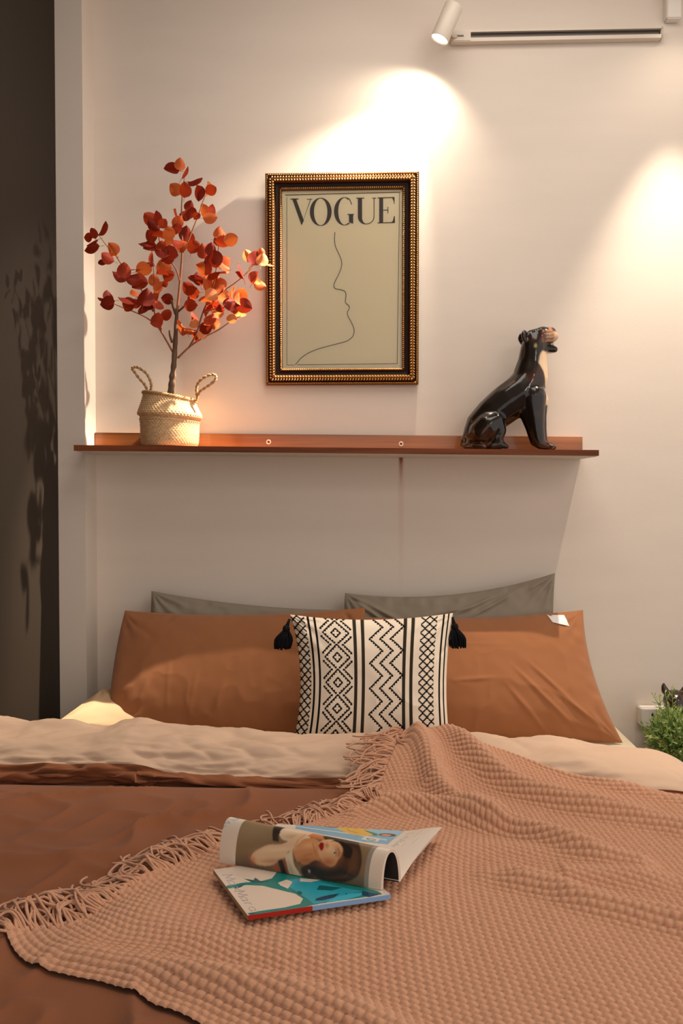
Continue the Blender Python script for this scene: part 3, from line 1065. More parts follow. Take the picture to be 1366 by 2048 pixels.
m1 = P(879, 79, Y=-.105)
spotlight('track_spotlight', 'lit white cylinder spotlight tilted at the left end of the track', m1, (-0.40, 0.015, -0.915),
          (P(912, 74, Y=-.03)[0], -0.026, TZ_ - 0.004), ((38.0, 54, 0.5, 0.008, None), (85.0, 54, 0.9, 0.014, (-.64, -.01, -.77)), (12.0, 86, 1.0, 0.03, (-.40, .0, -.915)), (10.0, 140, 0.9, 0.012, None), (420.0, 26, 1.0, 0.008, (-.545, -.002, -.84))))
m2 = P(1411, -66, Y=-.18)
spotlight('track_spotlight', 'white cylinder ceiling spotlight outside the frame at the upper right', m2, (-0.05, 0.0, -1.0),
          (m2[0] + 0.015, -0.18, ZT - 0.001), ((120.0, 48, 0.75, 0.012, None), (3.0, 130, 0.9, 0.012, None)))

jb0 = P(1334, 36, Y=-.03); jb1 = P(1363, 36, Y=-.03)
t = thing('junction_box', 'pale wall box in the top right corner above the track end', 'electrical box', ((jb0[0] + jb1[0]) / 2, 0, jb0[2]))
MB().rbox((jb0[0], -0.03, jb0[2]), (jb1[0], -0.001, jb0[2] + 0.12), 0.003).build('case', M['white_plastic'], t, False)

# ------------------------------------------------------------------ wall socket
s0 = P(1283, 1417, Y=-.042); s1 = P(1340, 1454, Y=-.042)
sz = 0.082
t = thing('wall_socket', 'white surface mounted wall socket beside the bed behind the green plant', 'socket', (s0[0] + sz / 2, 0, s1[2]))
MB().rbox((s0[0], -0.030, s0[2] - sz * 0.68), (s0[0] + sz, -0.0005, s0[2]), 0.003).build('box', M['white_plastic'], t, False)
fp = MB().rbox((s0[0] + .001, -0.042, s0[2] - sz * 0.67), (s0[0] + sz - .001, -0.030, s0[2] - .001), 0.002).build('face_plate', M['white_plastic'], t, False)
for dx in (0.034, 0.06):
    for dz, up in ((0.019, 1), (0.036, -1)):
        cx, cz = s0[0] + dx, s0[2] - dz
        V = [[cx - .004, -.0425, cz - .004 * up], [cx + .004, -.0425, cz - .004 * up], [cx + .0035, -.0425, cz + .004 * up], [cx, -.0425, cz + .006 * up], [cx - .0035, -.0425, cz + .004 * up]]
        obj('pin_hole', V, [[0, 1, 2, 3, 4] if up > 0 else [4, 3, 2, 1, 0]], M['slot'], fp, False)

# ------------------------------------------------------------------ framed poster
def framed_poster():
    yt, yb = -0.044, -0.031
    TLp = P(530, 343, yt); TRp = P(840, 341, yt); BLp = P(531, 769, yb); BRp = P(836, 768, yb)
    W = 0.5 * (TRp[0] - TLp[0] + BRp[0] - BLp[0])
    zt = 0.5 * (TLp[2] + TRp[2]); zb = 0.5 * (BLp[2] + BRp[2])
    cx = 0.25 * (TLp[0] + TRp[0] + BLp[0] + BRp[0])
    H = math.hypot(zt - zb, yt - yb)
    ezv = np.array([0, yt - yb, zt - zb]); ezv /= np.linalg.norm(ezv)
    exv = np.array([1.0, 0, 0]); nv = np.cross(exv, ezv)          # towards the room
    ctr = np.array([cx, (yt + yb) / 2, (zt + zb) / 2]) - nv * 0.028
    t = thing('picture_frame', 'ornate gold framed poster of a line drawn profile over the shelf', 'picture', (cx, -0.005, zb))
    def Lw(x, z, h):
        return ctr + np.multiply.outer(x, exv) + np.multiply.outer(z, ezv) + np.multiply.outer(h, nv)
    prof = [(0, 0), (0, .017), (.003, .0205), (.007, .0205), (.0095, .018), (.0115, .020), (.015, .026), (.021, .028), (.027, .0255), (.0305, .019), (.032, .015),
            (.041, .013), (.0425, .0165), (.046, .019), (.0495, .016), (.0505, .009), (.0505, .004)]
    dark = {4, 9, 10, 11}
    # four mitred rails
    hw, hh = W / 2, H / 2
    sides = [((-hw, hh), (hw, hh), (0, -1)), ((hw, hh), (hw, -hh), (-1, 0)), ((hw, -hh), (-hw, -hh), (0, 1)), ((-hw, -hh), (-hw, hh), (1, 0))]
    for (a, b, inn) in sides:
        a = np.array(a); b = np.array(b); inn = np.array(inn, float)
        dr = (b - a) / np.linalg.norm(b - a)
        V = []; F = []; fm = []
        for k, (o, h) in enumerate(prof):
            p = a + inn * o + dr * o; q2 = b + inn * o - dr * o
            V.append(Lw(p[0], p[1], h)); V.append(Lw(q2[0], q2[1], h))
            if k:
                F.append([2 * k - 2, 2 * k - 1, 2 * k + 1, 2 * k]); fm.append(1 if k - 1 in dark else 0)
        rail = obj('frame_rail', np.array(V), F, None, t, False, mats=[M['gold_base'], M['gold_dark']], fmat=fm)
        # ornament on this rail
        mb = MB()
        Ln = np.linalg.norm(b - a)
        ax3 = exv * dr[0] + ezv * dr[1]; in3 = exv * inn[0] + ezv * inn[1]
        def row(o, h, pitch, r_al, r_ac, r_h, tilt=0.0, nu=7, nvv=4):
            n = int((Ln - 2 * o - 0.004) / pitch)
            for i in range(n):
                s = o + 0.002 + (i + 0.5) * (Ln - 2 * o - 0.004) / n
                p = a + inn * o + dr * s
                c3 = Lw(p[0], p[1], h)
                A = ax3 * math.cos(tilt) + in3 * math.sin(tilt); Bv = -ax3 * math.sin(tilt) + in3 * math.cos(tilt)
                mb.ellipsoid(c3, (r_al, r_ac, r_h), axes=np.array([A, Bv, nv]), nu=nu, nv=nvv)
        row(0.005, 0.0206, 0.0056, 0.0020, 0.0024, 0.0018, 0)
        row(0.0150, 0.0258, 0.0084, 0.0031, 0.0046, 0.0036, 0.45)
        row(0.0238, 0.0268, 0.0084, 0.0031, 0.0046, 0.0036, -0.5)
        row(0.0465, 0.0182, 0.0060, 0.0022, 0.0034, 0.0028, 0.5)
        o = mb.build('beading', M['gold'], rail)
        o['kind'] = 'stuff'
    iw, ih = hw - .049, hh - .049
    MB().add(Lw(np.array([-iw, iw, iw, -iw]), np.array([-ih, -ih, ih, ih]), np.array([.001] * 4)), [[3, 2, 1, 0]]).build('backing_board', M['back'], t, False)
    n1, n2 = 60, 80
    zz, xx = np.meshgrid(np.linspace(-ih, ih, n2), np.linspace(-iw, iw, n1), indexing='ij')
    hgt = 0.005 + 0.0006 * fbm(xx * 9, zz * 7, 51, 3)
    poster = grid('poster', Lw(xx, zz, hgt), M['poster'], t)
    S = 654.0
    def loc(zx, zy):
        px = 500 + zx * .27818; py = 320 + zy * .27818
        return ((px - 684) / S, (555.7 - py) / S)
    def strip(name, pts, wid, m, closed=False, hh_=.0066, dense=6):
        p = np.array([loc(*q2) for q2 in pts])
        if dense > 1:
            p = catmull(p, len(p) * dense)
        tg = np.gradient(p, axis=0); tg /= np.linalg.norm(tg, axis=1)[:, None] + 1e-9
        nn = np.stack([-tg[:, 1], tg[:, 0]], 1) * wid / 2
        V = []; F = []
        for k in range(len(p)):
            for sgn in (1, -1):
                x, z = p[k] + sgn * nn[k]
                V.append(Lw(x, z, hh_))
            if k:
                F.append([2 * k - 2, 2 * k - 1, 2 * k + 1, 2 * k])
        return obj(name, np.array(V), F, m, poster, False)
    strip('profile_line', [(610, 505), (607, 560), (615, 610), (640, 665), (658, 715), (655, 760), (635, 810), (612, 855), (602, 890), (615, 910), (650, 917), (680, 928), (690, 955),
                           (685, 1000), (690, 1015), (712, 1035), (712, 1055), (700, 1080), (705, 1110), (725, 1145), (745, 1190), (748, 1225), (735, 1258), (700, 1285), (640, 1303),
                           (560, 1323), (480, 1345), (410, 1375), (360, 1410), (330, 1445), (318, 1456)], .0021, M['ink_thin'])
    for pts, wd in (([(250, 236), (1080, 226)], .0024), ([(262, 250), (258, 1458)], .0013), ([(1076, 226), (1062, 1452)], .0016), ([(258, 1458), (312, 1458)], .0013), ([(334, 1457), (1064, 1452)], .0016)):
        strip('border_line', pts, wd, M['ink_thin'], dense=1)
    # masthead: high contrast serif capitals, drawn as outlines
    def letter(polys):
        mb = MB()
        for po in polys:
            V = [Lw(*loc(*q2), .0067) for q2 in po]
            mb.add(np.array(V), [list(range(len(po)))[::-1]])
        bm = bmesh.new()
        o = mb.build('masthead_letter', M['ink'], poster, False)
        bm.from_mesh(o.data); bmesh.ops.recalc_face_normals(bm, faces=bm.faces)
        bmesh.ops.triangulate(bm, faces=[f for f in bm.faces if len(f.verts) > 4], ngon_method='EAR_CLIP')
        bm.to_mesh(o.data); bm.free()
    yT, yB = 262, 450
    letter([[(302, 268), (330, 268), (385, 420), (368, 454)], [(368, 454), (378, 430), (432, 268), (437, 268)], [(288, 262), (346, 262), (346, 268), (288, 268)], [(408, 266), (446, 266), (446, 270), (408, 270)]])
    def ring_poly(cx_, cy_, rx, ry, irx, iry, a0, a1, n=40):
        res = []
        for k in range(n):
            t0 = math.radians(a0 + (a1 - a0) * k / n); t1 = math.radians(a0 + (a1 - a0) * (k + 1) / n)
            res.append([(cx_ + rx * math.cos(t0), cy_ + ry * math.sin(t0)), (cx_ + rx * math.cos(t1), cy_ + ry * math.sin(t1)),
                        (cx_ + irx * math.cos(t1), cy_ + iry * math.sin(t1)), (cx_ + irx * math.cos(t0), cy_ + iry * math.sin(t0))])
        return res
    letter(ring_poly(507, 359, 79, 100, 49, 96, 0, 360))
    letter(ring_poly(680, 357, 76, 100, 46, 96, 60, 300) + [[(713, 272), (718, 270), (735, 310), (730, 310)], [(712, 380), (742, 380), (742, 446), (712, 436)], [(700, 377), (748, 377), (748, 383), (700, 383)]])
    letter([[(776, 266), (806, 266), (806, 400), (776, 400)], [(764, 262), (822, 262), (822, 268), (764, 268)], [(880, 264), (908, 264), (908, 269), (880, 269)], [(890, 268), (895, 268), (895, 400), (890, 400)]]
           + ring_poly(835.5, 398, 59.5, 54, 30, 49, 90, 180) + ring_poly(835.5, 398, 59.5, 54, 54, 49, 0, 90))
    letter([[(930, 264), (958, 264), (958, 444), (930, 444)], [(918, 262), (1040, 260), (1040, 266), (918, 268)], [(918, 440), (1044, 438), (1044, 444), (918, 446)],
            [(1034, 262), (1040, 262), (1040, 310), (1036, 310)], [(1020, 262), (1036, 262), (1038, 300), (1030, 280)], [(958, 350), (992, 350), (992, 355), (958, 355)],
            [(990, 330), (995, 330), (995, 376), (990, 376)], [(1036, 396), (1042, 396), (1043, 442), (1012, 442), (1028, 430)]])
    gl = bpy.data.materials.new('thin_clear_glass'); gl.use_nodes = True
    nt = gl.node_tree
    for n_ in list(nt.nodes):
        if n_.type != 'OUTPUT_MATERIAL':
            nt.nodes.remove(n_)
    tr = nt.nodes.new('ShaderNodeBsdfTransparent'); gs = nt.nodes.new('ShaderNodeBsdfGlossy'); gs.inputs['Roughness'].default_value = 0.18
    fr = nt.nodes.new('ShaderNodeFresnel'); fr.inputs['IOR'].default_value = 1.45
    mx = nt.nodes.new('ShaderNodeMixShader')
    nt.links.new(fr.outputs[0], mx.inputs[0]); nt.links.new(tr.outputs[0], mx.inputs[1]); nt.links.new(gs.outputs[0], mx.inputs[2])
    nt.links.new(mx.outputs[0], nt.nodes['Material Output'].inputs['Surface'])
    zz, xx = np.meshgrid(np.linspace(-ih, ih, 40), np.linspace(-iw, iw, 30), indexing='ij')
    grid('clear_pane', Lw(xx, zz, 0.0085 + 0.0004 * fbm(xx * 7, zz * 7, 91, 2)), gl, t)


framed_poster()

# ------------------------------------------------------------------ basket and red leaved plant
BC = np.array(P(340, 889, Y=-.105)); BC[2] = shelf_z(BC[0]) + 0.0008
def basket():
    t = thing('seagrass_basket', 'woven seagrass belly basket with two rope handles on the shelf', 'basket', BC)
    prof = np.array([(0.002, .001), (.05, .001), (.074, .001), (.081, .006), (.0845, .02), (.0855, .04), (.086, .060), (.087, .074), (.0885, .080), (.0865, .0835), (.0885, .087), (.0935, .092),
                     (.0945, .098), (.0920, .106), (.0870, .118), (.0820, .130), (.0785, .142), (.0775, .150), (.076, .1515), (.0735, .150), (.073, .14), (.078, .12), (.086, .1), (.083, .08), (.081, .04), (.078, .008), (.002, .006)])
    pr = catmull(prof, 170)
    segs = 320
    th = np.linspace(0, 2 * np.pi, segs, endpoint=False)
    R = np.repeat(pr[:, 0:1], segs, 1); Z = np.repeat(pr[:, 1:2], segs, 1)
    sl = np.r_[0, np.cumsum(np.linalg.norm(np.diff(pr, axis=0), axis=1))][:, None]
    bump = np.abs(np.sin(sl / 0.0058 * np.pi)) ** 0.7 * (0.6 + 0.4 * np.sin(th[None, :] * 56 + np.floor(sl / 0.0058) * np.pi))
    wmask = smooth(.045, .06, pr[:, 0:1]) * (np.arange(170)[:, None] < 120)
    R = R + 0.0024 * bump * wmask
    X = R * np.cos(th); Y = R * np.sin(th)
    up = smooth(.082, .15, Z)
    Z = Z + up * (-X * 0.16) + 0.0015 * np.sin(3 * th) * up
    Z = Z - 0.006 * np.exp(-((Z - .085) / .012) ** 2) * (X / .09) * 1.0
    G = np.stack([X, Y, Z], -1) + BC
    obj('basket_body', G.reshape(-1, 3), grid_faces(170, segs, wrap=True), M['basket'], t)
    # braided rim
    mb = MB()
    n = 220
    a = np.linspace(0, 2 * np.pi, n)
    for k in range(3):
        ph = a * 22 + k * 2.094
        r = .0775 + .0028 * np.cos(ph); z = .151 + .0035 * np.sin(ph)
        x = r * np.cos(a); y = r * np.sin(a)
        mb.tube(np.stack([x, y, z - x * .16], 1) + BC, 0.0026, 6, caps=False)
    mb.build('braided_rim', M['rope'], t)
    for pts, yy in (([(345, 440), (335, 370), (300, 300), (240, 230), (180, 150), (150, 105), (175, 88), (230, 98), (310, 150), (360, 220), (388, 300), (385, 350), (380, 420)], -.115),
                    ([(962, 480), (952, 410), (950, 345), (970, 290), (1020, 235), (1090, 195), (1160, 180), (1192, 200), (1185, 245), (1120, 305), (1050, 350), (990, 395), (965, 450), (950, 510)], -.12)):
        c3 = np.array([P(240 + a_ * .16105, 720 + b_ * .16105, yy - 0.02 * math.sin(math.pi * i / len(pts))) for i, (a_, b_) in enumerate(pts)])
        c3 = catmull(c3, 90)
        T = np.gradient(c3, axis=0); T /= np.linalg.norm(T, axis=1)[:, None]
        N = np.cross(T, np.array([0, 1.0, 0])); N /= np.linalg.norm(N, axis=1)[:, None]; B = np.cross(T, N)
        mb = MB()
        for k in range(2):
            ph = np.linspace(0, 2 * np.pi * 9, 90) + k * np.pi
            mb.tube(c3 + 0.0022 * (np.cos(ph)[:, None] * N + np.sin(ph)[:, None] * B), 0.0024, 6)
        mb.build('rope_handle', M['rope'], t)


basket()

LEAVES = [
 (660,158,170,85,0),(717,125,90,70,2),(740,180,60,80,1),(812,225,10,90,0),(682,285,130,85,2),(745,290,80,85,1),(833,315,-80,90,0),(885,285,80,85,3),(915,295,20,70,1),(780,400,80,70,0),(775,440,-100,90,0),(750,455,170,70,1),(865,430,100,80,2),(905,420,60,75,1),(910,470,5,80,2),(825,465,40,50,1),
 (520,480,135,85,1),(560,475,80,80,0),(545,520,140,80,0),(605,510,50,60,1),(680,460,110,85,1),(700,500,60,75,2),(690,540,-90,70,1),(525,590,120,75,1),(640,570,100,85,2),(575,600,170,90,1),(500,640,170,90,0),(520,665,180,80,0),(765,580,90,95,0),(770,620,-40,85,1),(700,625,170,80,1),(720,650,150,80,2),(795,660,70,80,1),(810,650,10,60,2),(590,650,90,70,1),(640,620,30,60,2),
 (600,690,150,90,0),(650,700,-20,90,0),(640,740,10,70,1),(610,790,90,95,2),(600,845,170,80,1),(640,845,-10,80,1),(540,740,100,85,1),(515,775,130,50,0),(610,720,60,80,0),
 (205,540,60,90,0),(150,575,110,60,0),(115,600,170,60,0),(145,630,200,80,0),(140,665,190,90,0),(275,675,120,80,2),(295,700,-50,60,2),(245,730,150,80,1),(240,755,230,75,0),(205,765,200,40,0),
 (355,815,90,90,1),(330,845,165,95,0),(410,870,180,85,0),(450,885,-10,100,0),(440,910,200,80,1),(480,815,10,95,2),(420,805,170,60,1),(545,880,90,70,2),(585,930,60,85,2),(615,900,40,45,1),(420,960,120,60,2),
 (255,985,100,80,0),(225,1000,170,75,0),(240,1025,190,90,0),(370,1005,150,95,0),(385,1040,220,90,1),(430,1030,0,60,1),(490,985,80,110,0),(500,1040,-30,80,0),(485,1070,230,80,0),(555,1000,60,75,1),(575,1035,-30,70,1),(545,1040,100,80,2),(630,1000,170,70,0),(580,1140,90,90,1),(560,1150,200,70,1),(590,1170,-60,70,2),(625,1100,10,75,1),
 (980,570,100,85,2),(975,620,200,80,1),(1045,612,10,85,2),(985,640,-20,80,1),(875,690,110,95,1),(925,680,90,80,0),(940,740,-80,100,0),(920,760,200,90,1),(1000,760,30,90,2),(1010,780,-40,80,2),(860,810,140,100,2),(880,800,90,80,0),(930,830,0,90,1),(985,820,10,80,2),(820,885,170,95,0),(840,870,100,80,0),(900,895,-90,90,2),(950,900,80,95,2),(975,910,-60,85,2),(765,930,120,80,1),(790,960,180,90,1),(770,980,-90,80,1),(800,1000,-40,70,2),(780,1040,0,80,1),(790,1045,10,70,1),
 (920,970,-30,80,3),(1000,985,-20,85,3),(1060,960,80,80,2),(1110,980,60,90,2),(1100,1000,100,70,2),(1040,1030,200,90,0),(1070,1050,-90,80,1),(1130,1045,-20,95,0),(1105,1110,0,80,3),(1050,1130,180,60,3),(960,1030,90,80,1),(920,1040,150,90,1),(880,1020,180,80,2),(960,1060,-30,80,0),(900,1080,-120,80,1),(960,1100,0,70,3),(940,1160,-90,70,2),
 (1120,820,100,95,0),(1100,850,150,60,1),(1160,830,40,70,3),(1205,865,60,80,1),(1220,890,-20,40,3),(1235,910,-10,70,2),(1155,720,110,70,3),(1205,730,60,95,0),(1250,740,80,80,3),(1280,770,-10,70,2),(1240,700,80,60,2),
 (735,1180,120,100,2),(770,1190,-20,90,2),(815,1125,100,75,1),(805,1160,200,60,3),(880,1190,20,80,0),(810,1245,-60,75,1),(860,1230,-40,60,3),(910,1130,60,80,1),(900,1160,10,60,2)]
BRANCH = [  # zoomed pixel path, root and tip radius, depth from the trunk at the tip, material
 ([(695,1095),(715,900),(730,680),(725,480),(728,350),(745,200)], .0042, .0012, -.03, 'twig'),
 ([(668,1345),(620,1260),(570,1180),(500,1125),(430,1090),(350,1060),(290,1035)], .0032, .0010, -.15, 'twig'),
 ([(570,1180),(545,1060),(548,940),(545,850),(540,760)], .0024, .0009, -.11, 'twig'),
 ([(545,1080),(490,980),(420,880),(345,790),(290,710),(235,650),(190,590)], .0024, .0009, -.17, 'twig'),
 ([(715,890),(690,810),(655,760),(610,700),(580,620),(575,540)], .0024, .0010, -.12, 'twig'),
 ([(732,700),(770,620),(805,530),(840,440),(870,350),(900,300)], .0024, .0010, -.02, 'twig'),
 ([(700,1385),(780,1310),(870,1250),(960,1205),(1040,1150),(1110,1110)], .0032, .0010, -.02, 'twig'),
 ([(775,1315),(820,1230),(860,1100),(900,1000),(940,880),(955,760),(970,640),(985,580)], .0030, .0011, -.09, 'twig'),
 ([(890,1040),(980,960),(1080,890),(1150,830),(1190,780),(1250,745)], .0022, .0010, -.01, 'twig'),
 ([(860,1090),(960,1060),(1050,1050),(1110,1010)], .0022, .0010, -.03, 'twig'),
 ([(690,1100),(672,1050),(660,1010)], .0055, .0035, -.02, 'bark'),
 ([(665,1285),(650,1240),(645,1205)], .0040, .0020, -.015, 'bark'),
 ([(700,1085),(730,1060),(742,1050)], .0035, .0020, -.012, 'bark'),
]
def Zm(zx, zy, Y):
    return P(140 + zx * .30769, 290 + zy * .30769, Y)


def leaf_mesh(name, m, fold, curl):
    # obovate leaf along +x with a short petiole, length 1
    n = 9
    xs = np.linspace(0, 1, n)
    wd = 0.44 * np.sin(np.pi * np.clip(xs, 0, 1) ** 0.85) ** 0.62
    wd[0] = 0.02; wd[-1] = 0.0
    V = []; F = []
    for i, x in enumerate(xs):
        zc = curl * (x ** 2) * 0.35
        for s in (-1, -0.5, 0, 0.5, 1):
            V.append([x, s * wd[i], zc + fold * abs(s) * wd[i] + 0.03 * math.sin(6 * x + s * 2)])
    for i in range(n - 1):
        for j in range(4):
            F.append([i * 5 + j, (i + 1) * 5 + j, (i + 1) * 5 + j + 1, i * 5 + j + 1])
    k = len(V)
    for x, y in ((-0.28, 0), (0.02, 0)):
        for a in range(3):
            V.append([x, y + .012 * math.cos(a * 2.09), .012 * math.sin(a * 2.09)])
    for a in range(3):
        b = (a + 1) % 3
        F.append([k + a, k + b, k + 3 + b, k + 3 + a])
    me = bpy.data.meshes.new(name)
    me.from_pydata(V, [], F); me.materials.append(m)
    me.polygons.foreach_set('use_smooth', np.ones(len(F), bool)); me.update()
    return me


def red_plant():
    base = BC + np.array([0.012, 0.0, 0.008])
    t = thing('red_leaved_plant', 'slender plant with round red leaves rising from the seagrass basket', 'plant', base)
    YB = -.105
    tr = [Zm(655, 1700, YB), Zm(660, 1590, YB), Zm(668, 1500, YB), Zm(677, 1400, YB), Zm(686, 1250, YB), Zm(695, 1085, YB)]
    rd = catmull(np.array([[.0125], [.0115], [.0088], [.0082], [.0070], [.0056]]), 40)[:, 0]
    rd = rd * (1 + 0.08 * np.sin(np.arange(40) * 1.3)) + 0.002 * np.exp(-((np.arange(40) - 15) / 1.4) ** 2)
    MB().tube(catmull(tr, 40), rd, 12).build('trunk', M['bark'], t)
    MB().lathe([(0.001, .10), (.045, .102), (.066, .098), (.068, .06), (.06, .009), (.001, .009)], BC, 24).build('moss_fill', M['moss'], t)
    cur = []
    for pts, r0, r1, dep, mm in BRANCH:
        n = len(pts)
        y0 = YB
        if cur:      # start at the depth of the nearest branch already there
            best = min(((abs(a - pts[0][0]) + abs(b - pts[0][1]), yy) for a, b, yy in cur), key=lambda k: k[0])
            if best[0] < 60:
                y0 = best[1]
        w3 = []
        for i, (a, b) in enumerate(pts):
            yy = y0 + dep * (i / (n - 1))
            yy = min(yy, -.03)
            w3.append(Zm(a, b, yy))
        for i in range(n - 1):
            for f in np.linspace(0, 1, 8):
                cur.append((pts[i][0] * (1 - f) + pts[i + 1][0] * f, pts[i][1] * (1 - f) + pts[i + 1][1] * f, y0 + dep * ((i + f) / (n - 1))))
        c = catmull(w3, 30)
        MB().tube(c, np.linspace(r0, r1, 30), 7).build('branch', M[mm], t)
    meshes = {}
    for k in range(4):
        meshes[k] = [leaf_mesh('leaf', M['leaf%d' % k], fo, cu) for fo, cu in ((.25, .3), (.45, -.2), (.1, .5), (.6, .1))]
    r = random.Random(11)
    for (zx, zy, ang, ln, tone) in LEAVES:
        near = min(((a - zx) ** 2 + (b - zy) ** 2, yy) for a, b, yy in cur)
        Y = min(near[1] + r.uniform(-.07, .03), -.045 if zx > 1120 else -.028)
        a = math.radians(ang)
        L = ln * .30769 / FPX * (2.56 + Y) * 1.18
        c = Zm(zx, zy, Y)
        ax = Vector((math.cos(a), r.uniform(-.55, .3), math.sin(a))).normalized()
        # leaf face turned roughly to the viewer with a random roll
        side_ = ax.cross(Vector((0, -1, 0))).normalized()
        nrm = side_.cross(ax).normalized()
        roll = r.gauss(0, 0.95)
        side2 = side_ * math.cos(roll) + nrm * math.sin(roll)
        nrm2 = ax.cross(side2)
        R = Matrix((ax, side2, nrm2)).transposed()
        o = bpy.data.objects.new('leaf', r.choice(meshes[tone]))
        C.objects.link(o)
        o.parent = t
        loc = Vector(c) - ax * (L * 0.5) - Vector(t.location)
        o.matrix_local = Matrix.Translation(loc) @ R.to_4x4() @ Matrix.Scale(L, 4)


red_plant()

# ------------------------------------------------------------------ sculpted animals (one closed surface each)
def sculpt(chains, voxel, iters):
    """union of tapered chains and ellipsoids -> one smooth closed surface; returns verts, faces"""
    bm = bmesh.new()
    for ch in chains:
        ch = [np.asarray(c, float) for c in ch]
        seq = []
        if len(ch) == 1:
            seq = [ch[0]]
        for a, b in zip(ch[:-1], ch[1:]):
            n = max(2, int(np.linalg.norm(a[:3] - b[:3]) / (0.14 * min(a[3], b[3])) + 1))
            for f in np.linspace(0, 1, n):
                seq.append(a * (1 - f) + b * f)
        for s in seq:
            bmesh.ops.create_icosphere(bm, subdivisions=2, radius=s[3], matrix=Matrix.Translation(s[:3]))
    me = bpy.data.meshes.new('tmp'); bm.to_mesh(me); bm.free()
    o = bpy.data.objects.new('tmp', me); C.objects.link(o)
    md = o.modifiers.new('r', 'REMESH'); md.mode = 'VOXEL'; md.voxel_size = voxel
    sm = o.modifiers.new('s', 'SMOOTH'); sm.iterations = iters; sm.factor = 0.5
    dg = bpy.context.evaluated_depsgraph_get(); dg.update()
    ev = o.evaluated_get(dg).to_mesh()
    V = np.zeros(len(ev.vertices) * 3); ev.vertices.foreach_get('co', V)
    F = [list(p.vertices) for p in ev.polygons]
    V = V.reshape(-1, 3).copy()
    bpy.data.objects.remove(o); bpy.data.meshes.remove(me)
    return V, F


def soften(V, F, col, it=2):
    F4 = np.array([f for f in F if len(f) == 4])
    e = np.vstack([F4[:, [0, 1]], F4[:, [1, 2]], F4[:, [2, 3]], F4[:, [3, 0]]])
    for _ in range(it):
        acc = col.copy(); n = np.ones(len(V))
        np.add.at(acc, e[:, 0], col[e[:, 1]]); np.add.at(acc, e[:, 1], col[e[:, 0]])
        np.add.at(n, e[:, 0], 1); np.add.at(n, e[:, 1], 1)
        col = acc / n[:, None]
    return col


